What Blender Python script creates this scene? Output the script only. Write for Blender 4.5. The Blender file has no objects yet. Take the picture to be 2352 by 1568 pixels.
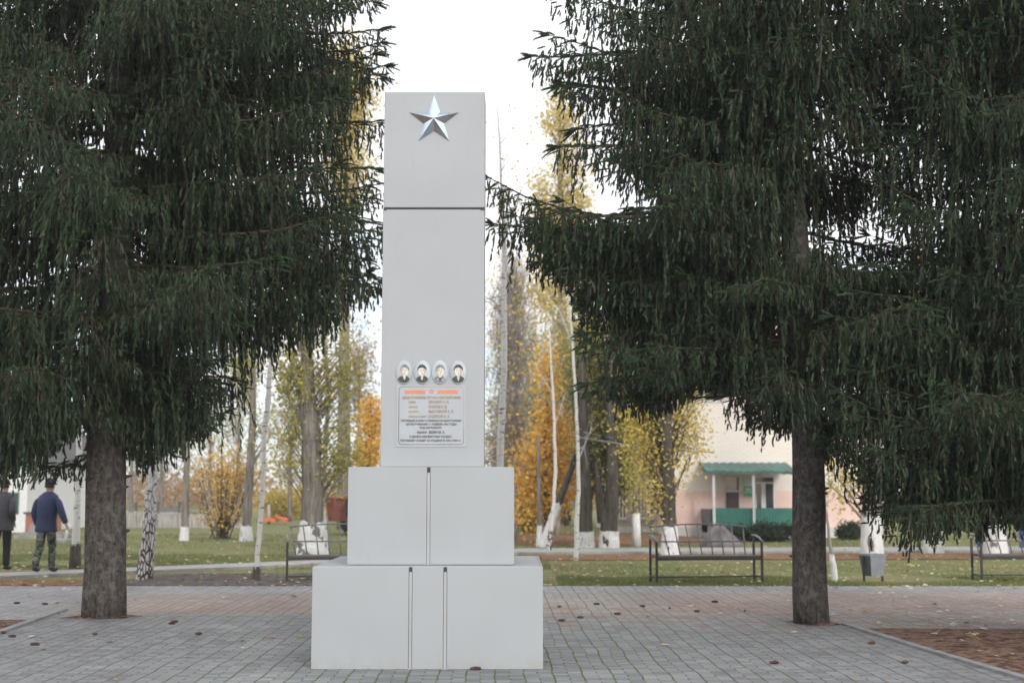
import bpy, math, random
import numpy as np
from mathutils import Vector, Matrix
C = bpy.context.scene
COL = C.collection
random.seed(7); rng = np.random.default_rng(7)
PI = math.pi
# ---------------------------------------------------------------- camera, world, sun, exposure
F = 3100.0; HZ = 1125.0; EYE = 1.6
PIT = math.atan((HZ - 784) / F)
cd = bpy.data.cameras.new('camera'); cam = bpy.data.objects.new('camera', cd); COL.objects.link(cam)
cam.location = (0, 0, EYE); cam.rotation_euler = (PI / 2 + PIT, 0, 0)
cd.sensor_width = 36; cd.lens = F / 2352 * 36; cd.clip_end = 2000; cd.clip_start = 0.1
cd.dof.use_dof = True; cd.dof.focus_distance = 12.6; cd.dof.aperture_fstop = 1.8
C.camera = cam
C.render.engine = 'CYCLES'
C.cycles.use_denoising = True
C.cycles.max_bounces = 6; C.cycles.diffuse_bounces = 3; C.cycles.transparent_max_bounces = 4
C.view_settings.view_transform = 'Standard'; C.view_settings.look = 'None'
C.view_settings.exposure = 0.27; C.view_settings.gamma = 1
SUN_EL = math.radians(24); SUN_AZ = math.radians(160)      # clockwise from +Y
W = bpy.data.worlds.new('World'); C.world = W; W.use_nodes = True
nt = W.node_tree; nt.nodes.clear(); N = nt.nodes.new; L = nt.links.new
out = N('ShaderNodeOutputWorld'); bg = N('ShaderNodeBackground'); bg.inputs[1].default_value = 0.1
sky = N('ShaderNodeTexSky'); sky.sky_type = 'NISHITA'; sky.sun_disc = False
sky.sun_elevation = SUN_EL; sky.sun_rotation = SUN_AZ; sky.air_density = 1.0; sky.dust_density = 0.6
tc = N('ShaderNodeTexCoord'); mp = N('ShaderNodeMapping'); mp.inputs['Scale'].default_value = (1, 1, 2.6)
nz = N('ShaderNodeTexNoise'); nz.inputs['Scale'].default_value = 4.2; nz.inputs['Detail'].default_value = 7; nz.inputs['Roughness'].default_value = .55
sx = N('ShaderNodeSeparateXYZ'); mr = N('ShaderNodeMapRange'); mr.inputs[1].default_value = 0.0; mr.inputs[2].default_value = .3; mr.inputs[3].default_value = -.15; mr.inputs[4].default_value = .34
ad = N('ShaderNodeMath'); ad.operation = 'ADD'
rp = N('ShaderNodeValToRGB'); rp.color_ramp.elements[0].position = .42; rp.color_ramp.elements[1].position = .62
mx = N('ShaderNodeMixRGB'); mx.inputs[2].default_value = (11.2, 11.3, 11.75, 1)
L(tc.outputs['Generated'], mp.inputs[0]); L(mp.outputs[0], nz.inputs[0]); L(tc.outputs['Generated'], sx.inputs[0])
L(sx.outputs[2], mr.inputs[0]); L(nz.outputs[0], ad.inputs[0]); L(mr.outputs[0], ad.inputs[1]); L(ad.outputs[0], rp.inputs[0])
sb = N('ShaderNodeMixRGB'); sb.blend_type = 'MULTIPLY'; sb.inputs[0].default_value = 1; sb.inputs[2].default_value = (1.7, 1.6, 1.5, 1)
sc2 = N('ShaderNodeMixRGB'); sc2.inputs[0].default_value = .65; sc2.inputs[2].default_value = (4.1, 5.2, 6.9, 1)
L(sky.outputs[0], sc2.inputs[1]); L(sc2.outputs[0], sb.inputs[1])
L(rp.outputs[0], mx.inputs[0]); L(sb.outputs[0], mx.inputs[1]); L(mx.outputs[0], bg.inputs[0]); L(bg.outputs[0], out.inputs[0])
sd = bpy.data.lights.new('sun', 'SUN'); sd.energy = 1.5; sd.angle = math.radians(11); sd.color = (1, .95, .89)
so = bpy.data.objects.new('sun', sd); COL.objects.link(so); so.location = (20, -25, 30)
sv = Vector((math.sin(SUN_AZ) * math.cos(SUN_EL), math.cos(SUN_AZ) * math.cos(SUN_EL), math.sin(SUN_EL)))
so.rotation_euler = sv.to_track_quat('Z', 'Y').to_euler()

# ---------------------------------------------------------------- helpers
cp, sp_ = math.cos(PIT), math.sin(PIT)
def ray(u, v):
    a = (u - 1176) / F; b = -(v - 784) / F
    return (a, cp - b * sp_, sp_ + b * cp)
def P(u, v, D):                       # (x, z) on the vertical plane y = D
    r = ray(u, v); t = D / r[1]; return (r[0] * t, EYE + r[2] * t)
def V(u, v, D):
    x, z = P(u, v, D); return (x, D, z)
def G(u, v, z=0.0):                   # point on the ground
    r = ray(u, v); t = (z - EYE) / r[2]; return (r[0] * t, r[1] * t)

def tag(o, label=None, cat=None, group=None, kind=None):
    if label: o['label'] = label
    if cat: o['category'] = cat
    if group: o['group'] = group
    if kind: o['kind'] = kind
    return o
def empty(name, loc, label, cat, group=None, rz=0):
    o = bpy.data.objects.new(name, None); COL.objects.link(o); o.location = loc; o.rotation_euler = (0, 0, rz)
    o.empty_display_size = .2
    return tag(o, label, cat, group)
def copy_tree(o, parent=None):
    c = o.copy(); COL.objects.link(c); c.parent = parent
    for ch in o.children: copy_tree(ch, c)
    return c

class MB:
    def __init__(s): s.v = []; s.f = []; s.m = []; s.cur = 0; s.sm = []; s.smooth = False
    def mat(s, i): s.cur = i; return s
    def add(s, vs, fs, smooth=None):
        k = len(s.v); s.v += [tuple(p) for p in vs]; s.f += [tuple(i + k for i in f) for f in fs]; s.m += [s.cur] * len(fs)
        s.sm += [s.smooth if smooth is None else smooth] * len(fs); return s
    def box(s, x0, x1, y0, y1, z0, z1, M=None, bev=0):
        if bev:
            b = bev; vs = []
            # chamfered box: 24 verts
            for ax in range(3):
                for sg in (0, 1):
                    for c1, c2 in ((0, 0), (1, 0), (1, 1), (0, 1)):
                        lo = [x0, y0, z0]; hi = [x1, y1, z1]; o = [0, 0, 0]
                        o[ax] = hi[ax] if sg else lo[ax]
                        a, d = (ax + 1) % 3, (ax + 2) % 3
                        o[a] = hi[a] - b if c1 else lo[a] + b; o[d] = hi[d] - b if c2 else lo[d] + b
                        vs.append(tuple(o))
            import bmesh
            bm = bmesh.new()
            for p in vs: bm.verts.new(p)
            r = bmesh.ops.convex_hull(bm, input=bm.verts[:])
            bmesh.ops.dissolve_limit(bm, angle_limit=.01, verts=bm.verts[:], edges=bm.edges[:])
            bm.verts.index_update()
            vs = [v.co.copy() for v in bm.verts]; fs = [[v.index for v in f.verts] for f in bm.faces]; bm.free()
        else:
            vs = [(x0, y0, z0), (x1, y0, z0), (x1, y1, z0), (x0, y1, z0), (x0, y0, z1), (x1, y0, z1), (x1, y1, z1), (x0, y1, z1)]
            fs = [(0, 3, 2, 1), (4, 5, 6, 7), (0, 1, 5, 4), (1, 2, 6, 5), (2, 3, 7, 6), (3, 0, 4, 7)]
        if M is not None: vs = [M @ Vector(v) for v in vs]
        return s.add(vs, fs, False)
    def tube(s, pts, rad, n=8, cap=True, wob=0, fl=None):
        pts = [Vector(p) for p in pts]
        if not hasattr(rad, '__len__'): rad = [rad] * len(pts)
        vs = []; up = None
        for i, p in enumerate(pts):
            t = (pts[min(i + 1, len(pts) - 1)] - pts[max(i - 1, 0)]).normalized()
            if up is None:
                up = t.orthogonal().normalized() if abs(t.z) < .9 else (Vector((1, 0, 0)) - t * t.x).normalized()
            up = (up - t * up.dot(t)).normalized(); w = t.cross(up)
            for k in range(n):
                a = 2 * PI * k / n; r = rad[i] * (1 + (wob * math.sin(3 * a + i * .7) + wob * random.uniform(-1, 1) if wob else 0))
                vs.append(p + (up * math.cos(a) + w * math.sin(a)) * r)
        fs = []
        for i in range(len(pts) - 1):
            for k in range(n):
                a, b = i * n + k, i * n + (k + 1) % n
                fs.append((a, b, b + n, a + n))
        if cap:
            fs.append(tuple(reversed(range(n)))); fs.append(tuple((len(pts) - 1) * n + k for k in range(n)))
        return s.add(vs, fs, True)
    def bar(s, a, b, w, n=4):
        return s.tube([a, b], w * .7, n)
    def loft(s, rings, cap=True, smooth=True):
        n = len(rings[0]); vs = [p for r in rings for p in r]; fs = []
        for i in range(len(rings) - 1):
            for k in range(n):
                a, b = i * n + k, i * n + (k + 1) % n; fs.append((a, b, b + n, a + n))
        if cap: fs.append(tuple(reversed(range(n)))); fs.append(tuple((len(rings) - 1) * n + k for k in range(n)))
        return s.add(vs, fs, smooth)
    def prism(s, poly, y0, y1):         # polygon in xz extruded along y
        n = len(poly); vs = [(x, y0, z) for x, z in poly] + [(x, y1, z) for x, z in poly]
        fs = [tuple(range(n)), tuple(reversed(range(n, 2 * n)))] + [(k, k + n, (k + 1) % n + n, (k + 1) % n) for k in range(n)]
        return s.add(vs, fs, False)
    def build(s, name, mats, parent=None, loc=None, org=(0, 0, 0)):
        me = bpy.data.meshes.new(name)
        vs = s.v if org == (0, 0, 0) else [(x - org[0], y - org[1], z - org[2]) for x, y, z in s.v]
        me.from_pydata(vs, [], s.f)
        if not isinstance(mats, (list, tuple)): mats = [mats]
        for m in mats: me.materials.append(m)
        me.polygons.foreach_set('material_index', s.m); me.polygons.foreach_set('use_smooth', s.sm)
        me.validate(); me.update()
        o = bpy.data.objects.new(name, me); COL.objects.link(o)
        if parent: o.parent = parent
        if loc: o.location = loc
        return o
def tri_mesh(name, co, nv, mat, parent=None, attrs=None, org=(0, 0, 0), loc=None):
    """co: (n*nv,3) loose polygons of nv corners each."""
    co = np.asarray(co, np.float32).reshape(-1, 3) - np.array(org, np.float32)
    n = len(co) // nv
    me = bpy.data.meshes.new(name); me.vertices.add(n * nv); me.vertices.foreach_set('co', co.ravel())
    me.loops.add(n * nv); me.loops.foreach_set('vertex_index', np.arange(n * nv, dtype=np.int32))
    me.polygons.add(n); me.polygons.foreach_set('loop_start', np.arange(0, n * nv, nv, dtype=np.int32))
    me.polygons.foreach_set('loop_total', np.full(n, nv, np.int32))
    for k, a in (attrs or {}).items():
        at = me.attributes.new(k, 'FLOAT', 'POINT'); at.data.foreach_set('value', np.asarray(a, np.float32))
    me.materials.append(mat); me.update()
    o = bpy.data.objects.new(name, me); COL.objects.link(o)
    if parent: o.parent = parent
    if loc: o.location = loc
    return o

# ---------------------------------------------------------------- materials
def newmat(name):
    m = bpy.data.materials.new(name); m.use_nodes = True; t = m.node_tree
    return m, t, t.nodes['Principled BSDF']
def mnode(t, typ, **kw):
    n = t.nodes.new('ShaderNode' + typ)
    for k, v in kw.items():
        if k.startswith('i_'): n.inputs[k[2:].replace('_', ' ')].default_value = v
        elif k[0] == 'n' and k[1:].isdigit(): n.inputs[int(k[1:])].default_value = v
        else: setattr(n, k, v)
    return n
def ramp(t, src, stops):
    r = t.nodes.new('ShaderNodeValToRGB'); e = r.color_ramp.elements
    while len(e) < len(stops): e.new(.5)
    for i, (p, c) in enumerate(stops): e[i].position = p; e[i].color = tuple(c) + (1,) if len(c) == 3 else c
    t.links.new(src, r.inputs[0]); return r.outputs[0]
def noise(t, scale, detail=4, co='Object', stretch=None, rough=.5, dist=0):
    c = t.nodes.new('ShaderNodeTexCoord'); n = t.nodes.new('ShaderNodeTexNoise')
    n.inputs['Scale'].default_value = scale; n.inputs['Detail'].default_value = detail; n.inputs['Roughness'].default_value = rough; n.inputs['Distortion'].default_value = dist
    if stretch:
        m = t.nodes.new('ShaderNodeMapping'); m.inputs['Scale'].default_value = stretch
        t.links.new(c.outputs[co], m.inputs[0]); t.links.new(m.outputs[0], n.inputs[0])
    else: t.links.new(c.outputs[co], n.inputs[0])
    return n.outputs[0]
def mix(t, fac, a, b, mode='MIX'):
    n = t.nodes.new('ShaderNodeMixRGB'); n.blend_type = mode
    for i, x in enumerate((fac, a, b)):
        if isinstance(x, (int, float)): n.inputs[i].default_value = x
        elif isinstance(x, tuple): n.inputs[i].default_value = tuple(x) + (1,) if len(x) == 3 else x
        else: t.links.new(x, n.inputs[i])
    return n.outputs[0]
def math_(t, op, a, b=None, c=None):
    n = t.nodes.new('ShaderNodeMath'); n.operation = op
    for i, x in enumerate((a, b, c)):
        if x is None: continue
        if isinstance(x, (int, float)): n.inputs[i].default_value = x
        else: t.links.new(x, n.inputs[i])
    return n.outputs[0]
def bump(t, b, h, strength=.3, dist=.02):
    n = t.nodes.new('ShaderNodeBump'); n.inputs['Strength'].default_value = strength; n.inputs['Distance'].default_value = dist
    t.links.new(h, n.inputs['Height']); t.links.new(n.outputs[0], b.inputs['Normal'])
def paint(name, c, rough=.5, var=.08, scale=6, metal=0, bmp=0, spec=.5, dirt=None, stretch=None):
    m, t, b = newmat(name); b.inputs['Roughness'].default_value = rough; b.inputs['Metallic'].default_value = metal
    b.inputs['Specular IOR Level'].default_value = spec
    n = noise(t, scale, 5, stretch=stretch)
    lo = tuple(x * (1 - var * 2) for x in c); hi = tuple(min(1, x * (1 + var)) for x in c)
    col = ramp(t, n, [(.3, lo), (.7, hi)])
    if dirt:
        n2 = noise(t, scale * 2.3, 6, rough=.65, stretch=stretch)
        col = mix(t, ramp(t, n2, [(dirt[1], (0, 0, 0)), (dirt[1] + .12, (1, 1, 1))]), col, dirt[0])
    t.links.new(col, b.inputs['Base Color'])
    if bmp: bump(t, b, noise(t, scale * 6, 6), bmp)
    return m
M = {}
def clad():
    m, t, b = newmat('grey_cladding'); b.inputs['Roughness'].default_value = .55; b.inputs['Specular IOR Level'].default_value = .3
    n = noise(t, 1.2, 3); col = ramp(t, n, [(.3, (.372, .389, .402)), (.75, (.402, .421, .436))])
    n2 = noise(t, 14, 6, stretch=(1, 1, .12), rough=.7)
    col = mix(t, ramp(t, n2, [(.56, (0, 0, 0)), (.85, (.4, .4, .4))]), col, (.32, .33, .33))
    c = t.nodes.new('ShaderNodeTexCoord'); s = t.nodes.new('ShaderNodeSeparateXYZ'); t.links.new(c.outputs['Object'], s.inputs[0])
    splash = math_(t, 'MULTIPLY', ramp(t, s.outputs[2], [(0, (.8, .8, .8)), (.13, (0, 0, 0))]), ramp(t, noise(t, 9, 6, rough=.7), [(.4, (0, 0, 0)), (.7, (1, 1, 1))]))
    col = mix(t, splash, col, (.33, .33, .29))
    sp = noise(t, 90, 2); col = mix(t, ramp(t, sp, [(.77, (0, 0, 0)), (.8, (.5, .5, .5))]), col, (.3, .29, .27))
    t.links.new(col, b.inputs['Base Color']); bump(t, b, noise(t, 3, 2), .05, .02)
    return m
M['clad'] = clad()
M['seam'] = paint('dark_joint', (.06, .055, .05), .8)
M['strip'] = paint('joint_strip', (.41, .42, .43), .5, dirt=((.2, .18, .15), .66), stretch=(1, 1, .3))
def chrome():
    m, t, b = newmat('polished_steel'); b.inputs['Metallic'].default_value = 1; b.inputs['Base Color'].default_value = (.72, .82, .93, 1)
    t.links.new(ramp(t, noise(t, 9, 5), [(.3, (.1, .1, .1)), (.7, (.24, .24, .24))]), b.inputs['Roughness']); return m
M['chrome'] = chrome()
M['plaque'] = paint('plaque_enamel', (.415, .437, .465), .4, .03)
M['gold'] = paint('brass_gold_reflection', (.36, .25, .15), .45, .15)  # upper brass letters, their brighter reflection painted as golden brown
M['darklet'] = paint('brass_dark_reflection', (.07, .075, .07), .6)  # lower brass letters, their dark reflection painted into the colour
def border():  # reflections in the brass line painted as a dark-to-gold diagonal gradient
    m, t, b = newmat('plaque_border'); b.inputs['Roughness'].default_value = .5
    c = t.nodes.new('ShaderNodeTexCoord'); s = t.nodes.new('ShaderNodeSeparateXYZ'); t.links.new(c.outputs['Generated'], s.inputs[0])
    k = math_(t, 'ADD', s.outputs[0], s.outputs[2]); k = math_(t, 'MULTIPLY', k, .5)
    t.links.new(ramp(t, k, [(.4, (.10, .11, .10)), (.75, (.48, .38, .24))]), b.inputs['Base Color']); return m
M['border'] = border()
M['ribbon'] = paint('orange_ribbon', (.72, .24, .11), .5)
M['redstar'] = paint('red_enamel', (.75, .2, .14), .5)
M['porcelain'] = paint('porcelain', (.44, .50, .54), .5)
M['photo_skin'] = paint('sepia_face', (.74, .66, .55), .3, .12, 60)
M['photo_dark'] = paint('photo_dark', (.07, .06, .055), .3, .3, 60)
M['photo_mid'] = paint('photo_grey', (.27, .27, .27), .3, .3, 60)
M['photo_cheek'] = paint('photo_cheek', (.50, .42, .35), .4)
M['photo_shade'] = paint('photo_feature', (.36, .27, .21), .3)

def bark(name, c1, c2, sc=(9, 9, 1.6), lichen=None, wob=.6):
    m, t, b = newmat(name); b.inputs['Roughness'].default_value = .9; b.inputs['Specular IOR Level'].default_value = .15
    n = noise(t, 3.2, 8, stretch=sc, rough=.65, dist=.6)
    col = ramp(t, n, [(.32, c1), (.62, c2)])
    if lichen: col = mix(t, ramp(t, noise(t, 11, 5, rough=.6), [(.50, (0, 0, 0)), (.64, (.9, .9, .9))]), col, lichen)
    if lichen: col = mix(t, ramp(t, noise(t, 26, 6, rough=.7), [(.36, (.75, .75, .75)), (.46, (0, 0, 0))]), col, (.02, .017, .015))
    t.links.new(col, b.inputs['Base Color']); bump(t, b, n, wob, .04); return m
M['bark'] = bark('spruce_bark', (.030, .026, .023), (.115, .10, .09), (7, 7, 2.2), (.14, .135, .125))
M['bark_grey'] = bark('poplar_bark', (.09, .08, .075), (.30, .27, .24), (4, 4, .4))
M['bark_dark'] = bark('dark_bark', (.035, .03, .025), (.13, .115, .095), (4, 4, .6))
M['twig'] = paint('twig_brown', (.075, .055, .042), .9)
M['twig_grey'] = paint('twig_grey', (.34, .30, .29), .9)
def whitewash():
    m, t, b = newmat('whitewash'); b.inputs['Roughness'].default_value = .9
    n = noise(t, 7, 8, stretch=(3, 3, .7), rough=.75)
    t.links.new(ramp(t, n, [(.30, (.42, .40, .38)), (.48, (.70, .70, .70)), (.6, (.77, .78, .78))]), b.inputs['Base Color']); bump(t, b, n, .4, .03); return m
M['wash'] = whitewash()
def birch(base=False):
    m, t, b = newmat('birch_bark_rough' if base else 'birch_bark'); b.inputs['Roughness'].default_value = .7
    n = noise(t, 3, 6, stretch=(2, 2, 9), rough=.6)
    col = ramp(t, n, [(.34, (.08, .075, .07)), (.42, (.66, .64, .61))])
    if base:
        v = t.nodes.new('ShaderNodeTexVoronoi'); c = t.nodes.new('ShaderNodeTexCoord'); mm = t.nodes.new('ShaderNodeMapping'); mm.inputs['Scale'].default_value = (20, 20, 5.5)
        v.feature = 'DISTANCE_TO_EDGE'; t.links.new(c.outputs['Object'], mm.inputs[0]); t.links.new(mm.outputs[0], v.inputs[0]); v.inputs['Scale'].default_value = 1
        s = t.nodes.new('ShaderNodeSeparateXYZ'); t.links.new(c.outputs['Object'], s.inputs[0])
        k = math_(t, 'MULTIPLY', s.outputs[2], .065); k = math_(t, 'ADD', math_(t, 'SUBTRACT', .17, k), math_(t, 'MULTIPLY', math_(t, 'SUBTRACT', noise(t, 6, 4), .5), .35)); k = math_(t, 'LESS_THAN', v.outputs[0], k)
        col = mix(t, k, col, (.055, .05, .045))
    t.links.new(col, b.inputs['Base Color']); return m
M['birch'] = birch(); M['birch_base'] = birch(True)

def needles():
    m, t, b = newmat('spruce_needles'); b.inputs['Roughness'].default_value = .55; b.inputs['Specular IOR Level'].default_value = .25
    a = mnode(t, 'Attribute', attribute_name='rnd'); a2 = mnode(t, 'Attribute', attribute_name='tip')
    c = ramp(t, a.outputs['Fac'], [(0, (.012, .027, .014)), (.4, (.024, .050, .021)), (.66, (.038, .060, .024)), (.8, (.040, .036, .021)), (.95, (.062, .043, .028))])
    c = mix(t, math_(t, 'MULTIPLY', math_(t, 'POWER', a2.outputs['Fac'], 2.0), .75), c, (.125, .175, .062))
    c = mix(t, ramp(t, noise(t, .8, 3), [(.35, (0, 0, 0)), (.7, (.25, .25, .25))]), c, (.035, .062, .04))
    t.links.new(c, b.inputs['Base Color']); return m
M['needles'] = needles()
def leafmat(name, stops, trans=.3):
    m, t, b = newmat(name); b.inputs['Roughness'].default_value = .6; b.inputs['Specular IOR Level'].default_value = .2
    a = mnode(t, 'Attribute', attribute_name='rnd'); c = ramp(t, a.outputs['Fac'], stops); t.links.new(c, b.inputs['Base Color'])
    tr = t.nodes.new('ShaderNodeBsdfTranslucent'); t.links.new(c, tr.inputs[0]); ms = t.nodes.new('ShaderNodeMixShader'); ms.inputs[0].default_value = trans
    o = t.nodes['Material Output']; t.links.new(b.outputs[0], ms.inputs[1]); t.links.new(tr.outputs[0], ms.inputs[2]); t.links.new(ms.outputs[0], o.inputs[0]); return m
M['lf_orange'] = leafmat('orange_leaves', [(0, (.62, .34, .08)), (.4, (.84, .50, .10)), (.8, (.88, .62, .17)), (1, (.50, .42, .12))])
M['lf_yellow'] = leafmat('yellow_leaves', [(0, (.42, .36, .09)), (.5, (.66, .52, .13)), (.85, (.78, .62, .20)), (1, (.36, .36, .11))])
M['lf_olive'] = leafmat('olive_leaves', [(0, (.20, .23, .07)), (.45, (.40, .38, .10)), (.8, (.56, .48, .12)), (1, (.62, .38, .10))])
M['lf_green'] = leafmat('green_leaves', [(0, (.12, .16, .06)), (.5, (.24, .27, .09)), (.85, (.38, .36, .10)), (1, (.55, .34, .10))])
M['lf_brown'] = leafmat('brown_leaves', [(0, (.20, .13, .08)), (.5, (.34, .22, .12)), (.8, (.45, .25, .09)), (1, (.30, .24, .10))])
M['lf_juniper'] = leafmat('juniper_leaves', [(0, (.02, .035, .02)), (1, (.05, .07, .035))], .05)
M['blade'] = leafmat('grass_blades', [(0, (.13, .17, .06)), (.6, (.20, .24, .09)), (.85, (.28, .27, .12)), (1, (.36, .30, .16))], .2)
M['litter'] = leafmat('fallen_leaves', [(0, (.30, .16, .08)), (.3, (.50, .33, .13)), (.55, (.60, .52, .36)), (.8, (.66, .60, .48)), (.93, (.50, .36, .08)), (1, (.22, .13, .08))], .15)

# ground materials (object coordinates = world, origin at 0)
def pavers(name, front):
    m, t, b = newmat(name); b.inputs['Roughness'].default_value = .8; b.inputs['Specular IOR Level'].default_value = .25
    g = t.nodes.new('ShaderNodeNewGeometry'); wob = mnode(t, 'TexNoise'); wob.inputs['Scale'].default_value = .9; wob.inputs['Detail'].default_value = 3
    t.links.new(g.outputs['Position'], wob.inputs[0])
    s = t.nodes.new('ShaderNodeSeparateXYZ'); t.links.new(g.outputs['Position'], s.inputs[0])
    w = math_(t, 'MULTIPLY', math_(t, 'SUBTRACT', wob.outputs[0], .5), .10)
    x = math_(t, 'DIVIDE', math_(t, 'ADD', math_(t, 'ADD', s.outputs[0], w), math_(t, 'MULTIPLY', s.outputs[1], .012)), .25)
    y = math_(t, 'DIVIDE', math_(t, 'ADD', s.outputs[1], w), .105)
    def edge(k, wd):                      # 1 at integer lines
        f = math_(t, 'ABSOLUTE', math_(t, 'SUBTRACT', math_(t, 'FRACT', k), .5))
        return math_(t, 'GREATER_THAN', f, .5 - wd)
    j1 = edge(x, .034)
    par = math_(t, 'LESS_THAN', math_(t, 'FRACT', math_(t, 'MULTIPLY', y, .5)), .5)
    j2 = math_(t, 'MULTIPLY', edge(math_(t, 'ADD', x, .5), .03), par)
    j3 = edge(y, .07)
    # per-paver tone
    cx = math_(t, 'FLOOR', math_(t, 'MULTIPLY', x, 2)); cy = math_(t, 'FLOOR', y)
    cb = t.nodes.new('ShaderNodeCombineXYZ'); t.links.new(cx, cb.inputs[0]); t.links.new(cy, cb.inputs[1])
    wn = t.nodes.new('ShaderNodeTexWhiteNoise'); t.links.new(cb.outputs[0], wn.inputs[0])
    if front:
        base = ramp(t, wn.outputs[0], [(0, (.178, .186, .19)), (1, (.27, .279, .282))])
    else:
        base = ramp(t, wn.outputs[0], [(0, (.24, .225, .21)), (1, (.32, .30, .28))])
        pink = ramp(t, wn.outputs[0], [(0, (.27, .20, .18)), (1, (.35, .26, .235))])
        # pinkish band
        bx = math_(t, 'ADD', s.outputs[0], math_(t, 'MULTIPLY', w, 14)); by = math_(t, 'ADD', s.outputs[1], math_(t, 'MULTIPLY', w, 14))
        right = math_(t, 'MULTIPLY', ramp2(t, bx, 1.9, 2.3), math_(t, 'MULTIPLY', ramp2(t, by, 17.5, 18.5), ramp2(t, by, 21.6, 20.8)))
        left = math_(t, 'MULTIPLY', ramp2(t, bx, -1.5, -1.9), math_(t, 'MULTIPLY', ramp2(t, by, 17.0, 17.6), ramp2(t, by, 20.6, 20.0)))
        left = math_(t, 'MULTIPLY', left, ramp2(t, bx, -6.2, -5.6))
        base = mix(t, math_(t, 'MULTIPLY', math_(t, 'MAXIMUM', left, right), .6), base, pink)
        greyleft = math_(t, 'MAXIMUM', ramp2(t, by, 21.2, 21.8), ramp2(t, bx, -5.6, -6.4))
        base = mix(t, math_(t, 'MULTIPLY', greyleft, .9), base, ramp(t, wn.outputs[0], [(0, (.24, .245, .25)), (1, (.31, .315, .32))]))
    n2 = mnode(t, 'TexNoise'); n2.inputs['Scale'].default_value = .7; n2.inputs['Detail'].default_value = 7; n2.inputs['Roughness'].default_value = .65; t.links.new(g.outputs['Position'], n2.inputs[0])
    base = mix(t, .6, base, ramp(t, n2.outputs[0], [(.3, (.35, .35, .35)), (.7, (.65, .65, .65))]), 'OVERLAY')
    # joint colour: moss near the monument, needles elsewhere
    n3 = mnode(t, 'TexNoise'); n3.inputs['Scale'].default_value = .8; n3.inputs['Detail'].default_value = 3; t.links.new(g.outputs['Position'], n3.inputs[0])
    near = ramp2(t, math_(t, 'ADD', math_(t, 'ABSOLUTE', math_(t, 'ADD', s.outputs[0], .4)), math_(t, 'MULTIPLY', n3.outputs[0], 3)), 4.6, 2.6)
    jc = mix(t, near, (.125, .085, .06), (.085, .11, .035))
    fine = mnode(t, 'TexNoise'); fine.inputs['Scale'].default_value = 6; fine.inputs['Detail'].default_value = 5; t.links.new(g.outputs['Position'], fine.inputs[0])
    fill = ramp(t, fine.outputs[0], [(.32, (.35, .35, .35)), (.5, (1, 1, 1))])
    jm = math_(t, 'MULTIPLY', math_(t, 'MAXIMUM', math_(t, 'MAXIMUM', j1, math_(t, 'MULTIPLY', j2, .9)), math_(t, 'MULTIPLY', j3, .34)), fill)
    col = mix(t, jm, base, jc)
    # swept needle litter
    mpn = t.nodes.new('ShaderNodeMapping'); mpn.inputs['Scale'].default_value = (1, 1.6, 1); t.links.new(g.outputs['Position'], mpn.inputs[0])
    n4 = mnode(t, 'TexNoise'); n4.inputs['Scale'].default_value = 2.2; n4.inputs['Detail'].default_value = 10; n4.inputs['Roughness'].default_value = .72; n4.inputs['Distortion'].default_value = .8; t.links.new(mpn.outputs[0], n4.inputs[0])
    zone = math_(t, 'MULTIPLY', ramp2(t, s.outputs[1], 13.6, 16.6), ramp2(t, s.outputs[1], 21.8, 18.5)) if True else 0
    zone = math_(t, 'MULTIPLY', zone, math_(t, 'ADD', .35, math_(t, 'MULTIPLY', ramp2(t, s.outputs[0], -2.5, .6), .65)))
    zr_ = math_(t, 'MULTIPLY', ramp2(t, s.outputs[0], 3.0, 4.4), math_(t, 'MULTIPLY', ramp2(t, s.outputs[1], 15, 15.8), ramp2(t, s.outputs[1], 20.5, 16.2))); zone = math_(t, 'MAXIMUM', zone, math_(t, 'MULTIPLY', zr_, 1.15))
    thr = math_(t, 'SUBTRACT', .68, math_(t, 'MULTIPLY', zone, .17))
    k = math_(t, 'MULTIPLY', math_(t, 'SUBTRACT', n4.outputs[0], thr), 14); k = math_(t, 'MINIMUM', math_(t, 'MAXIMUM', k, 0), .6)
    col = mix(t, k, col, (.24, .125, .085))
    t.links.new(col, b.inputs['Base Color'])
    h = math_(t, 'SUBTRACT', math_(t, 'MULTIPLY', wn.outputs[0], .3), math_(t, 'MAXIMUM', j1, math_(t, 'MAXIMUM', j2, math_(t, 'MULTIPLY', j3, .5))))
    bump(t, b, h, .5, .006); return m
def ramp2(t, v, a, b):
    n = t.nodes.new('ShaderNodeMapRange'); n.inputs[1].default_value = min(a, b); n.inputs[2].default_value = max(a, b)
    n.inputs[3].default_value = 0 if a < b else 1; n.inputs[4].default_value = 1 if a < b else 0
    t.links.new(v, n.inputs[0]); return n.outputs[0]
M['pav_front'] = pavers('grey_pavers', True); M['pav_back'] = pavers('worn_pavers', False)
def groundmat(name, stops, scale, detail=9, extra=None, bmp=.4):
    m, t, b = newmat(name); b.inputs['Roughness'].default_value = .95; b.inputs['Specular IOR Level'].default_value = .1
    n = noise(t, scale, detail, rough=.7); col = ramp(t, n, stops)
    n2 = noise(t, scale * .13, 4)
    if extra: col = mix(t, ramp(t, n2, [(.42, (0, 0, 0)), (.6, (1, 1, 1))]), col, ramp(t, noise(t, scale * 1.3, 8, rough=.7), extra))
    t.links.new(col, b.inputs['Base Color']); bump(t, b, n, bmp, .05); return m
M['grass'] = groundmat('lawn_ground', [(.3, (.09, .11, .045)), (.5, (.16, .18, .075)), (.65, (.22, .22, .10)), (.75, (.30, .25, .14))], 4, extra=[(.3, (.12, .11, .06)), (.5, (.20, .19, .09)), (.7, (.28, .22, .12))])
M['soil'] = groundmat('dark_soil', [(.3, (.07, .06, .055)), (.6, (.15, .13, .12)), (.72, (.16, .17, .08))], 5)
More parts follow.
